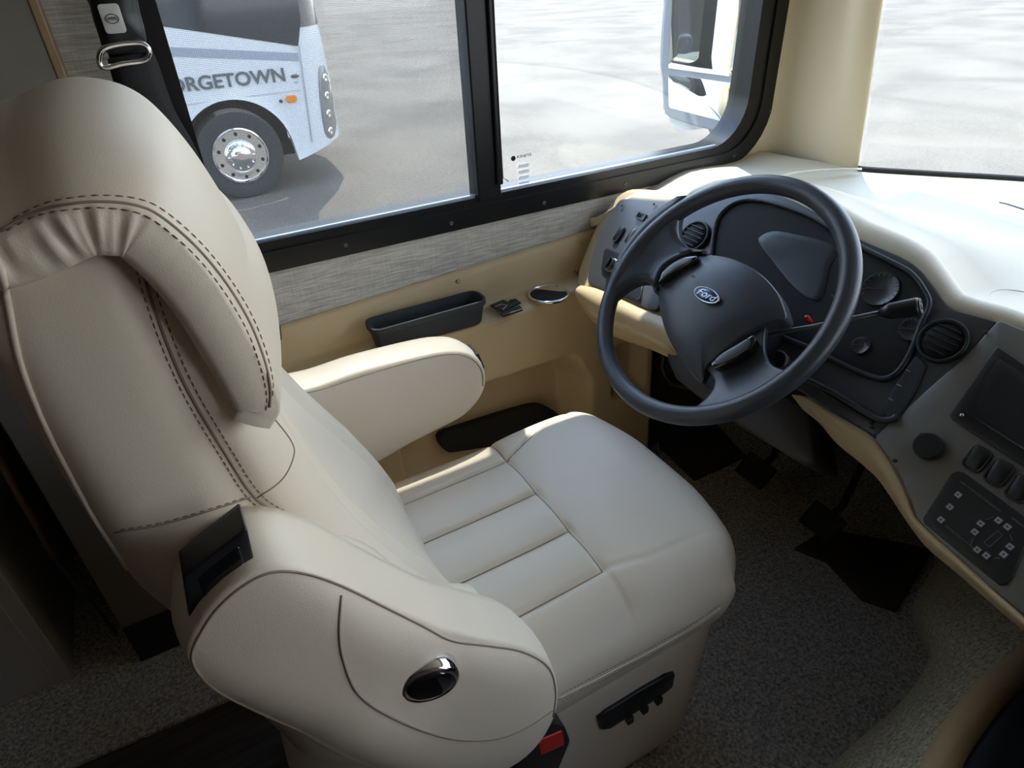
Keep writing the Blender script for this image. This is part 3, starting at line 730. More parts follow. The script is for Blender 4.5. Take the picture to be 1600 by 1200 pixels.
# round air vents
def vent(px, py, r):
    a, b = DASH.px(px, py, .008); q = DASH.off(a, b, .008)
    v = MB().lathe(q, [(r, -.004), (r, .003), (r * .95, .0055), (r * .84, .004), (r * .80, .0)], 48).build('air_vent', BLK, dash)
    MB().lathe(q, [(r * .80, 0), (r * .78, .002), (r * .5, .0065), (r * .1, .008)], 40).build('vent_ball', BLKM, v)
    mb = MB()
    for k in (-2, -1, 0, 1, 2):
        hw = r * .72 * math.sqrt(max(0, 1 - (k / 2.7) ** 2)); mb.obox(q, -hw, hw, k * r * .27 - .0007, k * r * .27 + .0007, .004, .0085)
    mb.build('vane', SATB, v, smooth=False)
vent(1085, 370, .034); vent(1473, 533, .033)
# left switch panel fittings
def rocker(px, py, w_, h_, lit=False, pl=DASH, h=.008, m=BLK, parent=dash):
    a, b = pl.px(px, py, h); q = pl.off(a, b, h)
    rim = frame_ring(rrect(-w_ / 2, w_ / 2, -h_ / 2, h_ / 2, w_ * .3), rrect(-w_ / 2 + .0018, w_ / 2 - .0018, -h_ / 2 + .0018, h_ / 2 - .0018, w_ * .25), -.002, .003, q).build('rocker_switch', SATB, parent, auto=40)
    V = puff(q, rrect(-w_ / 2 + .002, w_ / 2 - .002, -h_ / 2 + .002, h_ / 2 - .002, w_ * .22), dome=.002, depth=.004, rings=4, edge=.001, dfun=lambda x, y: .002 + y * .10)
    V.build('rocker', m, rim, auto=50)
    return rim
for px, py, m in ((967, 366, BLK), (986, 369, GREYD), (1006, 371, GREYD)): rocker(px, py, .015, .038, m=m)
a, b = DASH.px(1002, 338, .008); frame_ring(rrect(a - .014, a + .014, b - .008, b + .008, .002), rrect(a - .010, a + .010, b - .005, b + .005, .001), -.002, .003, DASH.off(0, 0, .008)).build('switch_blank', SATB, dash, auto=40)
hs = panel('headlamp_switch', [(944, 392), (948, 388), (975, 398), (990, 405), (988, 430), (980, 440), (945, 425), (940, 420)], BLK, .010, .004, .002, sm=False)
a, b = DASH.px(957, 415, .011); q = DASH.off(a, b, .013)
kb = MB().lathe(q, [(.016, 0), (.016, .003), (.0145, .004), (.0135, .003)], 32).build('knob_ring', STEEL, hs)
MB().lathe(q, [(.0135, 0), (.0135, .012), (.012, .014)], 32).obox(q, -.0035, .0035, -.012, .012, .013, .019).build('light_knob', BLK, hs, auto=40)
panel('fuse_cover', [(978, 437), (1003, 447), (1000, 472), (975, 460)], BLK, .007, .003, .0015, sm=False)
for px, py in ((972, 321), (1022, 319), (998, 467), (1540, 520), (1362, 668), (1440, 680), (1398, 720)):
    a, b = DASH.px(px, py, .008); screw(DASH, a, b, .003, dash, BLK, .008)
# strip of small buttons beside the cluster
stp = [(1426, 562), (1436, 562), (1444, 572), (1440, 585), (1405, 650), (1395, 655), (1384, 648), (1382, 636), (1395, 612)]
ss = panel('button_strip', stp, SATB, .009, .006, .003)
for px, py in ((1418, 578), (1404, 601), (1391, 623)):
    a, b = DASH.px(px, py, .0155); MB().obox(DASH.off(a, b, .0125), -.0035, .0035, -.0007, .0007, 0, .0008).build('button_mark', mat('dim_print3', (.3, .3, .3), .6), ss, smooth=False)
# shelf lips below the cluster
l1 = [DASH.P(*DASH.px(x, y, .012), .012) for x, y in ((1255, 590), (1300, 612), (1345, 640), (1372, 655), (1392, 656), (1402, 650))]
MB().tube(smooth(l1, 5), .005, 10).build('tray_lip', SATB, dash)
l2 = [DASH.P(*DASH.px(x, y, .006), .006) for x, y in ((1285, 612), (1330, 640), (1365, 662))]
MB().tube(smooth(l2, 5), .0035, 8).build('tray_lip', SATB, dash)
# radio panel fittings
scr = panel('radio', [(1556, 546), (1560, 544), (1700, 640), (1640, 748), (1600, 728), (1490, 655), (1486, 648)], BLK, .010, .008, .002, sm=False)
panel('radio_screen', [(1561, 560), (1690, 645), (1640, 722), (1600, 702), (1507, 643)], mat('dark_screen', (.02, .024, .03), .12, coat=.5), .0125, .002, .0005, parent=scr, sm=False)
a, b = DASH.px(1503, 649, .013); MB().lathe(DASH.off(a, b, .0125), [(.0028, 0), (.0028, .002), (.001, .003)], 16).build('radio_button', STEEL, scr)
a, b = DASH.px(1452, 699, .012); q = DASH.off(a, b, .010)
MB().lathe(q, [(.0185, 0), (.0185, .010), (.017, .013), (.004, .0135)], 30).build('rotary_knob', BLK, dash, auto=40)
for px, py in ((1527, 717), (1561, 739), (1595, 764)): rocker(px, py, .024, .034, h=.009)
hp_ = panel('leveling_keypad', [(1488, 741), (1497, 738), (1506, 740), (1612, 818), (1580, 900), (1572, 911), (1560, 912), (1446, 818), (1444, 810)], mat('keypad_black', (.018, .020, .022), .45), .009, .004, .002, sm=False)
KEY = mat('pale_key', (.42, .43, .48), .5)
du = unit(np.array(DASH.px(1606, 818, .01)) - np.array(DASH.px(1500, 740, .01))); KA = math.atan2(du[1], du[0])
for px, py in ((1497, 773), (1484, 792), (1470, 812), (1532, 818), (1523, 831), (1560, 813), (1574, 823), (1578, 854), (1568, 866), (1527, 859), (1541, 868)):
    a, b = DASH.px(px, py, .0105); q = DASH.off(a, b, .0098).rot(KA)
    kk = MB().obox(q, -.0035, .0035, -.0035, .0035, 0, .0009).build('key', KEY, hp_, smooth=False)
    MB().lathe(q.off(0, 0, .001), [(.0013, 0), (.0013, .0003)], 8).build('key_mark', TXTD, kk, smooth=False)
PRN = mat('faint_print', (.20, .21, .22), .6)
text('keypad_title', 'HWH COMPUTER-CONTROLLED', DASH, *DASH.px(1531, 775, .0105), .0038, PRN, hp_, ang=KA, h=.0102)
text('keypad_text', 'LEVELING', DASH, *DASH.px(1590, 816, .0105), .0038, PRN, hp_, ang=KA, h=.0102)
text('keypad_text', 'CAUTION: UNDERSTAND OPERATOR', DASH, *DASH.px(1503, 842, .0105), .0028, PRN, hp_, ang=KA, h=.0102)
mb = MB()
for (x0_, y0_), (x1_, y1_) in (((1540, 812), (1552, 808)), ((1520, 842), (1517, 852)), ((1553, 872), (1562, 872)), ((1578, 835), (1582, 845))):
    p0, p1 = [np.array(DASH.P(*DASH.px(x, y, .0105), .0105)) for x, y in ((x0_, y0_), (x1_, y1_))]; MB().tube([p0, p1], .0004, 4).build('keypad_line', PRN, hp_)
a, b = DASH.px(1552, 842, .0105); q = DASH.off(a, b, .0105).rot(KA)
frame_ring(rrect(-.004, .004, -.011, .011, .001, 2), rrect(-.0034, .0034, -.0104, .0104, .001, 2), 0, .0004, q).build('vehicle_outline', PRN, hp_, smooth=False)
# cream lower lip, right of the steering column
up = [(1243, 618), (1262, 622), (1300, 645), (1335, 665), (1362, 682), (1385, 712), (1402, 742), (1418, 775), (1430, 805), (1445, 822), (1500, 872), (1572, 938), (1640, 998), (1760, 1100)]
lo = [(1244, 626), (1254, 640), (1280, 661), (1304, 690), (1340, 720), (1368, 745), (1388, 772), (1406, 800), (1424, 826), (1450, 858), (1500, 900), (1562, 955), (1630, 1012), (1750, 1115)]
up = resample(smooth([np.array(DASH.px(x, y, .0)) for x, y in up], 5), 60); lo = resample(smooth([np.array(DASH.px(x, y, -.012)) for x, y in lo], 5), 60)
rows = []
for p, q in zip(up, lo):
    row = [DASH.P(p[0], p[1], -.01), DASH.P(p[0], p[1], .004)]
    for k in range(1, 8):
        t = k / 8; h = .004 + .014 * math.sin(math.pi * t) - .016 * t; c = p + (q - p) * t; row.append(DASH.P(c[0], c[1], h))
    row += [DASH.P(q[0], q[1], -.014), DASH.P(q[0], q[1], -.06)]; rows.append([tuple(r) for r in row])
MB().grid(rows).build('lower_lip', BEI, dash)
# lower-left cream apron under the switch panel
up = [(908, 446), (935, 452), (975, 470), (1010, 486), (1046, 500), (1080, 520)]; lo = [(904, 472), (930, 494), (968, 508), (1005, 525), (1046, 545), (1085, 562)]
up = resample(smooth([np.array(DASH.px(x, y, .0)) for x, y in up], 5), 30); lo = resample(smooth([np.array(DASH.px(x, y, -.012)) for x, y in lo], 5), 30)
rows = []
for p, q in zip(up, lo):
    row = [DASH.P(p[0], p[1], -.01), DASH.P(p[0], p[1], .002)]
    for k in range(1, 8):
        t = k / 8; h = .002 + .016 * math.sin(math.pi * t) - .014 * t; c = p + (q - p) * t; row.append(DASH.P(c[0], c[1], h))
    row += [DASH.P(q[0], q[1], -.014), DASH.P(q[0], q[1], -.08)]; rows.append([tuple(r) for r in row])
MB().grid(rows).build('lower_apron', BEI, dash)
# dark underside behind the lip, seen down into the footwell
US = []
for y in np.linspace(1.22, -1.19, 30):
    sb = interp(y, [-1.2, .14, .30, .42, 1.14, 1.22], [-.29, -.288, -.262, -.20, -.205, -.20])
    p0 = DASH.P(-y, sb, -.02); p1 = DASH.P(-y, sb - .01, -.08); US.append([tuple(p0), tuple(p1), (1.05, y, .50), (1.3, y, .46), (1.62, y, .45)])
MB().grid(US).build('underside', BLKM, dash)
a_ = onZ(1592, 469, .885); q = FLAT(.884).off(-a_[1], a_[0])
MB().tube([onZ(x, y, .888) for x, y in ((1562, 316), (1575, 319), (1600, 327), (1640, 336))], .004, 8, flat=.4).build('defrost_slot', GREY, dash)
MB().tube([q.P(.035 * math.cos(t), .035 * math.sin(t)) for t in np.linspace(0, 2 * math.pi, 40)[:-1]], .002, 6, closed=True).build('speaker_ring', BEID, dash)

# ================================================================ STEERING WHEEL AND COLUMN
wh = empty('steering_wheel', tuple(WHEEL.o), 'black two spoke steering wheel with blue oval badge on its hub', 'steering wheel')
RIM = mat('steering_wheel_vinyl', (.045, .051, .064), .32, bump=.2, bscale=600)
n = 128; MB().tube([WHEEL.P(.2085 * math.cos(t), .2085 * math.sin(t)) for t in np.linspace(0, 2 * math.pi, n + 1)[:-1]], .0155, 16, closed=True).build('rim', RIM, wh)
def local(pl, pts, h): return [np.array(pl.px(x, y, h)) for x, y in pts]
hub = [(1027, 442), (1040, 424), (1065, 408), (1095, 402), (1118, 403), (1150, 412), (1185, 432), (1210, 458), (1220, 482), (1221, 496), (1205, 499), (1184, 508), (1160, 522), (1130, 545), (1105, 566), (1098, 580), (1094, 592), (1080, 578), (1062, 552), (1045, 520), (1033, 480)]
HH = -.012
hr = resample(smooth(local(WHEEL, hub, HH), 4, True), 100, True)
hubo = puff(WHEEL.off(0, 0, HH + .012), hr, dome=.005, depth=.032, rings=16, p=6, edge=.005, dfun=lambda a, b: -1.1 * ((a - .01) ** 2 + (b + .005) ** 2)).build('hub_cover', RIM, wh)
# spokes: broad webs dropping from the rim to the hub
def spoke(outer, mid, inner, h0, h1):
    M = resample(smooth(local(WHEEL, mid, (h0 + h1) / 2), 6), 30); O = resample(smooth(local(WHEEL, outer, h0), 6), 30); I = resample(smooth(local(WHEEL, inner, h1), 6), 30); rows = []
    for o, md, i in zip(O, M, I):
        row = []
        for k in range(15):
            t = k / 14; c = o * (1 - t) * (1 - 2 * t) + md * 4 * t * (1 - t) + i * t * (2 * t - 1); row.append(tuple(WHEEL.P(c[0], c[1], h0 + (h1 - h0) * (t * t * (3 - 2 * t)) - .006 * math.sin(math.pi * t))))
        rows.append(row)
    rows = [rows[0]] + rows + [rows[-1]]
    for j in (0, -1): rows[j] = [tuple(np.array(p) - .014 * WHEEL.n) for p in rows[j]]
    return MB().grid(rows)
lsp = spoke([(1068, 306), (1020, 340), (985, 380), (962, 420), (948, 470)], [(1053, 372), (1030, 388), (1012, 405), (1000, 431)], [(1104, 400), (1070, 402), (1042, 418), (1030, 438), (1030, 452)], .004, -.016).build('spoke', RIM, wh, mods=[SOL(.010, -1)])
rsp = spoke([(1252, 582), (1210, 618), (1160, 636), (1120, 643), (1078, 643)], [(1196, 560), (1170, 580), (1140, 594), (1112, 604)], [(1196, 508), (1180, 522), (1150, 545), (1120, 566), (1100, 574)], .004, -.018).build('spoke', RIM, wh, mods=[SOL(.010, -1)])
for poly, nm in (([(1029, 441), (1034, 427), (1050, 413), (1072, 402), (1088, 400), (1086, 407), (1060, 420)], 0), ([(1112, 568), (1126, 554), (1150, 540), (1176, 524), (1180, 532), (1172, 546), (1150, 560), (1122, 574), (1114, 574)], 1)):
    r = resample(local(WHEEL, poly, .004), 50, True); bp_ = puff(WHEEL.off(0, 0, .004), r, dome=.001, depth=.018, rings=3, edge=.001).build('cruise_buttons', GLOSS, wh)
    c = sum(r) / len(r); r2_ = [c + (q - c) * .82 for q in r]; puff(WHEEL.off(0, 0, .006), r2_, dome=.001, depth=.003, rings=3, edge=.0005).build('button_face', GREYD, bp_)
# badge
ea, eb = WHEEL.px(1104, 461, .0105); EP = WHEEL.off(ea, eb, .0100)
bd = MB().lathe(EP, [(.0275, -.004), (.0275, .001), (.0262, .0018), (.025, .0012)], 48, 1.0, .44).build('badge_rim', STEEL, wh)
MB().lathe(EP, [(.0250, 0), (.0245, .0012), (.010, .0016)], 48, 1.0, .42).build('badge_field', mat('badge_blue', (.01, .035, .14), .25, coat=.5), bd)
text('badge_script', 'Ford', EP, 0, 0, .0175, STEEL, bd, wide=1.15, shear=.35, h=.0018)
text('airbag_mark', 'SRS', WHEEL, *WHEEL.px(1083, 432, .010), .006, BLK, wh, h=.0098)
# column
colm = empty('steering_column', tuple(WHEEL.P(0, 0, -.08)), 'dark steering column shroud with shift lever behind the wheel', 'steering column')
MB().lathe(WHEEL.off(0.0, 0, -.02), [(.045, 0), (.060, -.02), (.066, -.045), (.062, -.12), (.058, -.2)], 32, 1.1, 1.0).build('shroud', SATB, colm)
SH = WHEEL.off(0, 0, -.075); p0, p1, p2, p3 = [WHEEL.P(*WHEEL.px(x, y, -.07), -.07) for x, y in ((1268, 511), (1376, 489), (1392, 486), (1437, 479))]
p00 = WHEEL.P(.05, -.01, -.09)
lev = MB().tube([p00, p0, p1], [.0045, .0042, .0042], 10).build('shift_lever', GREYD, colm)
MB().tube([p1 - (p1 - p0) * .01, p1 + (p2 - p1) * .5, p2, p2 + (p3 - p2) * .05, p3 - (p3 - p2) * .1, p3], [.0055, .009, .0125, .0118, .0135, .0125], 18).build('lever_grip', BLK, lev)
e_ = Plane(p3, WHEEL.v, np.cross(unit(p3 - p2), WHEEL.v)); e_ = Plane(p3, np.cross(WHEEL.v, unit(p3 - p2)), np.cross(unit(p3 - p2), np.cross(WHEEL.v, unit(p3 - p2))))
if e_.n.dot(unit(p3 - p2)) < 0: e_ = Plane(p3, -e_.u, e_.v)
MB().lathe(e_, [(.0115, 0), (.0115, .002), (.0085, .0025), (.008, .0015), (.004, .0015), (.004, .003)], 24).build('lever_button', SATB, lev)
hz = WHEEL.P(*WHEEL.px(1262, 498, -.085), -.085)
MB().lathe(Plane(hz, WHEEL.u, WHEEL.v), [(.0045, -.012), (.0045, .004), (.0035, .006)], 16).build('hazard_button', REDM, colm)
ign = WHEEL.P(*WHEEL.px(1217, 566, -.10), -.10); MB().lathe(Plane(ign, WHEEL.u, WHEEL.v), [(.017, -.01), (.017, .01), (.013, .012), (.012, .008), (.003, .009)], 24).build('ignition_lock', SATB, colm)
# wiring and lower cover under the column
cov = [DASH.P(*DASH.px(x, y, -.03), -.03) for x, y in ((1060, 560), (1180, 640), (1262, 690), (1268, 720), (1170, 665), (1060, 590))]
c0 = DASH.off(0, 0, -.03)
puff(c0, resample([np.array(DASH.px(x, y, -.03)) for x, y in ((1050, 500), (1130, 500), (1250, 600), (1262, 690), (1268, 722), (1240, 714), (1170, 668), (1060, 590), (1046, 560))], 60, True), dome=.004, depth=.10, rings=4, edge=.01).build('lower_cover', mat('dark_brown_plastic', (.035, .028, .024), .5), colm)
for k in range(4):
    pts_ = [onX(x, y, .95 + .02 * k) for x, y in ((1040 + 8 * k, 548), (1036 + 6 * k, 575), (1050 + 5 * k, 598), (1080, 606 - 4 * k), (1105, 600))]
    MB().tube(smooth(pts_, 6), .006, 8).build('wiring_loom', SATB if k % 2 else BLK, colm)

# pedals and floor
def pedal(name, px, z, label, rod):
    c = onZ(*px, z); pl = Plane(c, (0, -1, 0), (.75, 0, .66)); e = empty(name, tuple(c), label, 'pedal')
    MB().prism(pl, rrect(-.045, .045, -.035, .035, .008), -.008, .006).build('pedal_pad', BLKM, e, smooth=False, mods=[BEV(.002)])
    MB().obox(pl, -.038, .038, -.022, -.016, .006, .009).obox(pl, -.038, .038, -.003, .003, .006, .009).obox(pl, -.038, .038, .016, .022, .006, .009).build('pad_rib', BLKM, e, smooth=False)
    MB().tube([tuple(pl.P(0, .01, -.006)), tuple(pl.P(0, .06, -.03)), rod], .009, 8).build('pedal_arm', BLK, e)
pedal('brake_pedal', (1285, 815), .14, 'black brake pedal hanging under the dashboard, nearest the carpeted engine cover', (1.50, .72, .62))
pedal('parking_brake_pedal', (1180, 735), .16, 'small black parking brake pedal under the column beside the beige side console', (1.5, 1.02, .62))
MB().prism(Plane((0, 0, .006), (1, 0, 0), (0, 1, 0)), [tuple(onZ(x, y, .006)[:2]) for x, y in ((1030, 650), (1110, 655), (1150, 700), (1165, 715), (1085, 752), (1030, 700))], 0, .008).build('mat', MATB, None, smooth=False)
tag(bpy.data.objects['mat'], 'small dark brown rubber mat on the carpet beside the side console', 'mat')
bp2 = [(1240, 860), (1290, 830), (1455, 862), (1400, 958), (1345, 940), (1290, 880)]
MB().prism(Plane((0, 0, .006), (1, 0, 0), (0, 1, 0)), [tuple(onZ(x, y, .006)[:2]) for x, y in bp2], 0, .012).build('accelerator_pad', MATB, None, smooth=False, mods=[BEV(.003)])
tag(bpy.data.objects['accelerator_pad'], 'flat black floor pad below the brake pedal, under the dashboard lip', 'pedal')

# engine cover at the lower right
eng = empty('engine_cover', (1.1, -.1, .0), 'engine cover with olive grey carpet side, beige rim and black top, right of the footwell', 'engine cover')
rim_px = [(1640, 980), (1600, 1012), (1540, 1062), (1500, 1108), (1470, 1150), (1445, 1200), (1430, 1250)]
rimp = resample(smooth([onZ(x, y, .40) for x, y in rim_px], 5), 40); base_px = [(1475, 862), (1448, 905), (1425, 950), (1440, 1000), (1450, 1040), (1400, 1120), (1290, 1210), (1200, 1290)]
basep = resample(smooth([onZ(x, y, .008) for x, y in base_px], 5), 40)
rimp = [np.array([1.62, .24, .40])] + rimp; basep = [np.array([1.62, .60, .008])] + basep
rows = []
for p, q in zip(rimp, basep):
    rows.append([tuple(q + (p - q) * t + np.array([0, .03 * math.sin(math.pi * t), 0])) for t in np.linspace(0, 1, 10)])
MB().grid(rows).build('carpet_side', CARPO, eng)
rows = [[tuple(p + np.array(d)) for d in ((0, .004, -.015), (0, .006, .004), (0, -.002, .016), (0, -.014, .020), (.0, -.030, .016), (0, -.038, .0), (0, -.04, -.02))] for p in rimp]
MB().grid(rows).build('rim_trim', BEI, eng)
rows = [[tuple(p + np.array(d)) for d in ((0, -.036, .006), (0, -.045, .016), (0, -.06, .018), (0, -.10, .006), (0, -.3, .01), (0, -.6, .01))] for p in rimp]
MB().grid(rows).build('vinyl_top', SATB, eng)

# ================================================================ SEAT BELT
belt = empty('seat_belt', (.03, 1.19, 1.0), 'black shoulder belt threaded through a chrome guide loop, beside the driver seat', 'seat belt')
WEB = mat('black_webbing', (.010, .010, .012), .6, bump=.5, bscale=700)
LP = [((168, 92), (238, 80)), ((178, 130), (248, 102)), ((200, 185), (272, 170)), ((230, 250), (310, 240)), ((270, 310), (345, 335)), ((330, 385), (380, 420)), ((385, 450), (412, 478)), ((415, 505), (430, 515))]
rows = []
Lp = resample(smooth([np.array(l[0]) for l in LP], 4), 40); Rp = resample(smooth([np.array(l[1]) for l in LP], 4), 40)
for i, (l, r) in enumerate(zip(Lp, Rp)):
    t = i / 39; rows.append([tuple(onY(l[0] + (r[0] - l[0]) * k / 4, l[1] + (r[1] - l[1]) * k / 4, 1.175 + .02 * t - .006 * math.sin(math.pi * k / 4))) for k in range(5)])
MB().grid(rows).build('webbing', WEB, belt, mods=[SOL(.0018, 0)])
rows = [[tuple(onY(x, y, 1.19)) for x in (x0_, x0_ + (x1_ - x0_) / 2, x1_)] for y, x0_, x1_ in ((-60, 118, 190), (0, 136, 206), (50, 158, 222), (95, 172, 236))]
MB().grid(rows).build('webbing', WEB, belt, mods=[SOL(.0018, 0)])
BP = SIDE(1.168)
lpn = [BP.px(x, y) for x, y in ((155, 92), (160, 78), (180, 70), (215, 67), (230, 74), (232, 86), (222, 95), (190, 100), (165, 106), (157, 102))]
MB().tube([BP.P(a, b, 0) for a, b in resample(smooth(lpn, 5, True), 60, True)], .0042, 10, closed=True).build('guide_loop', CHR, belt)
hb = resample(smooth([BP.px(x, y) for x, y in ((146, -30), (200, -34), (212, 20), (222, 66), (172, 78), (158, 50))], 4, True), 50, True)
hs_ = puff(BP.off(0, 0, -.004), hb, dome=.008, depth=.02, rings=6, edge=.006).build('height_adjuster', BLK, belt)
wq = BP.off(*BP.px(175, 29), .0065)
bt_ = puff(wq, rrect(-.0125, .0125, -.017, .017, .004), dome=.001, depth=.004, rings=3, edge=.001).build('adjuster_button', mat('white_plastic', (.6, .6, .57), .4), hs_)
MB().tube([wq.P(.008 * math.cos(t), .0055 * math.sin(t), .0012) for t in np.linspace(0, 2 * math.pi, 25)[:-1]], .0006, 5, closed=True).build('button_emblem', TXTD, bt_)
text('emblem_letter', 'IMMI', wq, 0, 0, .006, TXTD, bt_, h=.0012)
# anchor bracket
AB = SIDE(1.215); MB().prism(AB, [AB.px(x, y) for x, y in ((408, 506), (430, 503), (438, 508), (440, 530), (424, 536))], -.01, .004).build('anchor_bracket', BLK, belt, smooth=False, mods=[BEV(.002)])

# ================================================================ LEFT REAR: slide-out, closet and base cabinet
clo = empty('closet', (-.3, 1.3, .95), 'tall woven-faced closet end with a tan wood edge strip, behind the driver seat', 'closet')
MB().box((-.62, 1.20, .95), (-.078, 1.249, 1.998)).build('closet_panel', mat('dim_closet_panel', (.20, .18, .15), .7, nscale=8, var=.15), clo, smooth=False)
MB().box((-.078, 1.198, .95), (-.066, 1.249, 1.998)).build('edge_strip', WOODT, clo, smooth=False, mods=[BEV(.002)])
cab = empty('base_cabinet', (-1.0, 1.5, .0), 'pale laminate base cabinet with square corner on the carpet at the lower left', 'cabinet')
MB().box((-1.5, 1.277, .006), (-.50, 1.68, .72)).build('cabinet_body', PANL, cab, smooth=False, mods=[BEV(.003)])
MB().box((-1.49, 1.272, .03), (-.53, 1.277, .70)).build('cabinet_door', PANL, cab, smooth=False, mods=[BEV(.001)])
ta = onY(-30, 668, 1.30); tb = onY(84, 868, 1.30)
MB().tube([ta, tb], .011, 10, flat=.6).build('grab_rail', WOODT, None); o = bpy.data.objects['grab_rail']; tag(o, 'tan wooden rail slanting down behind the seat above the pale cabinet', 'rail')
MB().tube([tb + np.array([0, 0, -.01]), onY(182, 992, 1.262)], .006, 8).build('wall_channel', GREYD, None); tag(bpy.data.objects['wall_channel'], 'thin grey channel running on down from the tan rail to the carpet', 'trim')

# ================================================================ OUTSIDE: mirror on its arm
mir = empty('side_mirror', (1.5, 1.6, .8), 'tall outside rear view mirror with two glasses, beyond the front window pane', 'mirror')
MH = Plane((1.52, 1.62, 1.0), unit([.42, -.91, 0]) * -1, (0, 0, 1))
MH = Plane(onY(1105, 100, 1.62), (.80, -.60, 0), (0, 0, 1))
mo = [(1046, -90), (1042, 0), (1038, 60), (1036, 105), (1039, 125), (1040, 165), (1046, 180), (1100, 198), (1130, 203), (1146, 195), (1152, 160), (1160, 100), (1168, 30), (1178, -90)]
mr = resample(smooth(local(MH, mo, 0), 4, True), 80, True)
MSH = mat('mirror_housing', (.28, .30, .33), .3)
puff(MH, mr, dome=0, depth=.075, rings=4, edge=.005, bulge=-.012).build('housing', MSH, mir)
MG = mat('mirror_glass', (.80, .83, .86), .01, metal=1)
puff(MH.off(0, 0, .0022), resample(local(MH, [(1054, -85), (1048, 50), (1044, 106), (1146, 120), (1156, 30), (1168, -85)], 0), 60, True), dome=0, depth=.004, rings=3, edge=.001).build('mirror_pane', MG, mir, auto=30)
puff(MH.off(0, 0, .0022), resample(local(MH, [(1044, 116), (1045, 168), (1085, 178), (1136, 192), (1145, 130)], 0), 60, True), dome=.006, depth=.004, rings=6, edge=.001, p=2).build('convex_pane', MG, mir)
puff(MH.off(0, 0, -.02), resample(local(MH, [(1046, 182), (1050, 196), (1060, 204), (1115, 198), (1128, 196), (1100, 185)], -.02), 40, True), dome=0, depth=.05, rings=3, edge=.003).build('mirror_base', WHT, mir)
m0 = MH.P(*MH.px(1112, 196, -.05), -.05); MB().tube([m0, m0 + np.array([.04, -.02, -.07]), onY(1150, 250, 1.36)], [.020, .024, .03], 14, flat=.7).build('mirror_arm', MSH, mir)

# ================================================================ OUTSIDE: parked motorhome
YR = 8.15; RP = SIDE(YR)
rv = empty('motorhome', (-1.0, YR + 1.2, -.9), 'white motorhome parked alongside, grey stripe and lettering above its front wheel', 'motorhome')
wc = onY(378, 248, YR + .06); wcx, wcz = wc[0], -.9 + .48
def bott(x):
    d = abs(x - wcx + .0); R_ = .60
    if d < R_: return wcz + math.sqrt(R_ * R_ - d * d) * 1.0
    return -.62 if x < wcx else interp(x, [wcx + R_, wcx + 1.15, 2.5], [-.56, -.42, -.42])
plan = [(x, YR) for x in np.concatenate([np.linspace(-5.6, wcx - .7, 12), np.linspace(wcx - .62, wcx + .62, 42), np.linspace(wcx + .66, 1.66, 3)])]
plan += [(1.66 + .56 * math.sin(t), YR + .60 * (1 - math.cos(t))) for t in np.linspace(.12, math.pi / 2, 12)] + [(2.26, 9.2), (2.27, 9.6), (2.1, 10.3), (1.7, 10.55), (-5.6, 10.55)]
zsr = [0, .05, .2, .4, .6, .8, 1.0]
rows = []
for x, y in plan:
    b0 = bott(x) if y < 9.5 else -.5; lean = lambda z: max(0, z - .5) * .07 * (1 if x > 1.67 else 0)
    row = [(x, y + .10, b0 + .005), (x, y - .012 if y == YR else y, b0)]
    for t in np.linspace(0.03, 1, 14): z = b0 + (2.55 - b0) * t; row.append((x - lean(z), y, z))
    row.append((x - .2 if x > 0 else x, y + (.3 if y < 9 else -.3), 2.7)); rows.append(row)
body = MB().grid(rows).build('body', WHT, rv, auto=50)
struct_roof = MB().box((-5.6, YR + .25, 2.6), (1.3, 10.3, 2.72)).build('roof', WHT, rv, smooth=False)
MB().box((-5.5, YR + .35, -.55), (1.6, 10.3, -.40)).build('chassis', BLKM, rv, smooth=False)
# windows, dark
def rvpoly(name, px, m, h=.006, par=rv, d=.004, sm=False):
    r = [np.array(RP.px(x, y, h)) for x, y in px]
    if sm: r = smooth(r, 4, True)
    return MB().prism(RP, [tuple(q) for q in r], h - d, h).build(name, m, par, smooth=False)
DGL = mat('dark_tinted_glass', (.03, .035, .04), .08, coat=.3)
rvpoly('side_window', [(120, 14), (233, 38), (350, 55), (466, 72), (470, 30), (455, -60), (440, -200), (60, -200)], DGL)
STR = mat('grey_stripe', (.30, .32, .37), .4)
rvpoly('stripe', [(0, 44), (253, 73), (466, 83), (466, 95), (255, 88), (0, 66)], STR, .005)
# curved front glass and cap seam
gl = []
for x, y in plan[57:72]:
    gl.append([(x + .006 - max(0, z - .5) * .07 * (1 if x > 1.67 else 0), y - .008, z) for z in np.linspace(.80, 2.3, 8)])
MB().grid(gl).build('windshield', DGL, rv)
rvpoly('cap_seam', [(466, 72), (468, 72), (489, 222), (487, 222)], mat('seam_grey', (.35, .36, .38), .5), .005)
rvpoly('belt_line', [(255, 167), (470, 139), (470, 141), (255, 169)], mat('belt_grey', (.5, .51, .53), .5), .005)
# lettering
la, lb = RP.px(262, 136); ra, rb_ = RP.px(447, 117)
ang = math.atan2(rb_ - lb, ra - la); Lw = math.hypot(ra - la, rb_ - lb) * 10 / 8.25
cx_, cz_ = ra - math.cos(ang) * Lw / 2, rb_ - math.sin(ang) * Lw / 2
LET = mat('lettering_grey', (.10, .11, .12), .4)
tx = text('lettering', 'GEORGETOWN', RP, cx_, cz_ , .19, LET, rv, wide=1.0, ang=ang, h=.01, thick=.003)
vs = [RP.u.dot(np.array(v.co)) for v in tx.data.vertices]; wid = max(vs) - min(vs); sc_ = Lw / wid; bpy.data.objects.remove(tx)
text('lettering', 'GEORGETOWN', RP, cx_, cz_, .185, LET, rv, bold=.004, wide=sc_, ang=ang, h=.01, thick=.003)
q = RP.off(*RP.px(461, 119, .01), .01); MB().lathe(q, [(.045, -.006), (.045, .004), (.035, .006)], 24, 1, .4).build('badge', GREYD, rv)
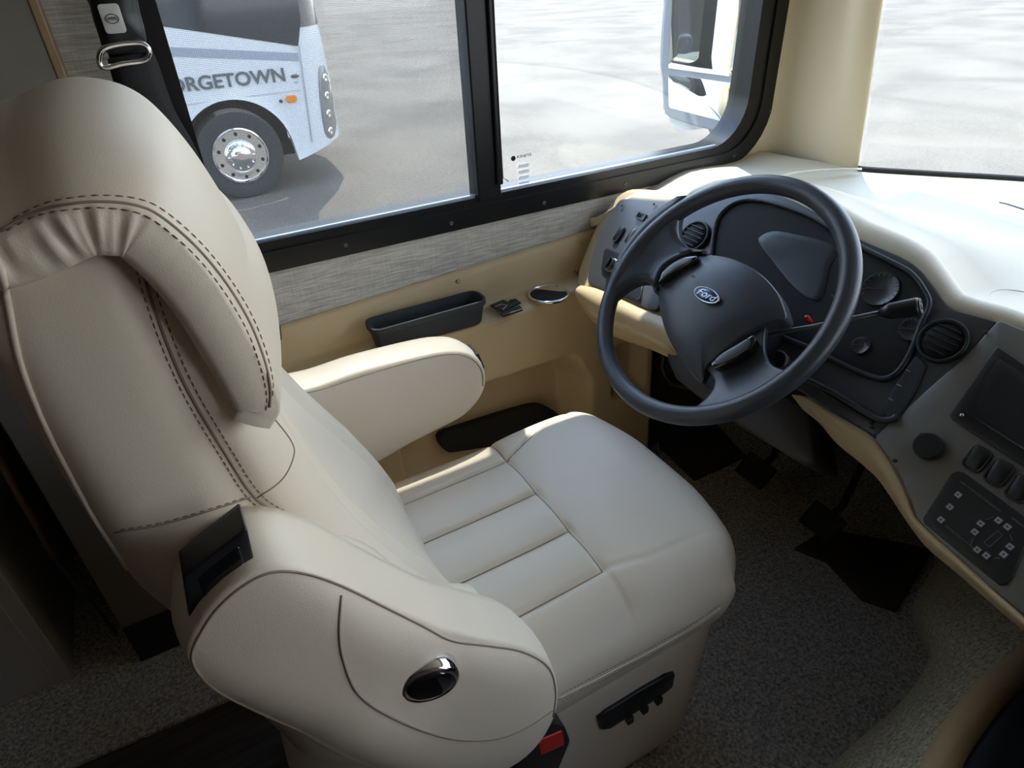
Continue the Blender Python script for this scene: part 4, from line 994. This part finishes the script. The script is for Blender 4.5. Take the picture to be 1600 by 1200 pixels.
MB().lathe(RP.off(*RP.px(463, 128, .01), .01), [(.02, -.006), (.02, .004)], 16, 1, .6).build('badge', mat('badge_grey', (.45, .46, .48), .5), rv)
AMB = mat('amber_lens', (.75, .22, .02), .3)
q = RP.off(*RP.px(455, 154, .01), .01); MB().prism(q, rrect(-.06, .06, -.035, .035, .03), -.006, .02).build('marker_lamp', AMB, rv, smooth=False, mods=[BEV(.006)])
MB().lathe(RP.off(*RP.px(439, 158, .01), .01), [(.018, -.006), (.018, .006)], 16).build('fuel_lock', DGL, rv)
# wrap-round headlamp strip on the corner
def corner(px, py, off=.0):   # nearest point of the rounded corner seen there
    r = bvh(body).ray_cast(Vector(EYE), Vector(ray(px, py)))
    return None if r[0] is None else np.array(r[0]) - np.array(ray(px, py)) * off
hl = [(497, 108), (503, 101), (511, 102), (517, 115), (521, 140), (525, 175), (525, 205), (518, 217), (509, 212), (504, 190), (499, 150)]
HLM = mat('headlamp_lens', (.20, .19, .18), .15, coat=.5)
cpl = RP.off(0, 0, -.25); cpl = Plane(cpl.o, (.72, .69, 0), (0, 0, 1))
def patch_on(name, px, m, par, off=.012, rings=5):
    R_ = resample(smooth([np.array(p, float) for p in px], 4, True), 40, True); c = sum(R_) / len(R_); V = []; F = []
    for i in range(rings + 1):
        for q in R_:
            p = c + (q - c) * max(.02, i / rings); w_ = corner(p[0], p[1], off if i < rings else 0.0)
            V.append(w_ if w_ is not None else V[-1])
    for i in range(rings):
        for k in range(40): F.append((i * 40 + k, i * 40 + (k + 1) % 40, (i + 1) * 40 + (k + 1) % 40, (i + 1) * 40 + k))
    return mesh(name, V, F, m, par)
hlo = patch_on('headlamp', hl, HLM, rv, .03)
for px, py in ((508, 122), (511, 150), (514, 178), (517, 205)):
    w_ = corner(px, py, .04); MB().lathe(Plane(w_, (.80, .60, 0), (0, 0, 1)), [(.045, -.03), (.05, .006), (.03, .010), (.015, .004)], 20, .8, 1).build('lamp_bulb', CHR, hlo)
# wheels
def rvwheel(x, name='wheel'):
    q = Plane((x, YR + .05, wcz), (1, 0, 0), (0, 0, 1))
    t = MB().lathe(q, [(.30, -.25), (.45, -.25), (.478, -.22), (.48, -.05), (.465, -.012), (.42, .0), (.32, -.01), (.295, -.02)], 64).build('wheel', mat('tyre_rubber', (.035, .035, .036), .8), rv, auto=50)
    r = MB().lathe(q, [(.300, -.03), (.302, .004), (.288, .006), (.280, -.008), (.262, -.012), (.205, -.006), (.175, -.010), (.165, .012), (.150, .020), (.11, .022), (.105, .05), (.085, .065), (.03, .07)], 64).build('rim', CHR, t, auto=40)
    for k in range(10):
        a = 2 * math.pi * (k + .5) / 10; MB().lathe(q.off(.235 * math.cos(a), .235 * math.sin(a), -.006), [(.020, -.004), (.020, .003), (.012, .002)], 14).build('hand_hole', BLKM, r)
    for k in range(10):
        a = 2 * math.pi * k / 10; MB().lathe(q.off(.135 * math.cos(a), .135 * math.sin(a), .018), [(.013, 0), (.013, .022), (.006, .03)], 8).build('lug_nut', CHR, r)
rvwheel(wcx); 
MB().box((wcx - .62, YR + .38, -.55), (wcx + .62, YR + .42, .22)).build('wheel_well', BLKM, rv, smooth=False)
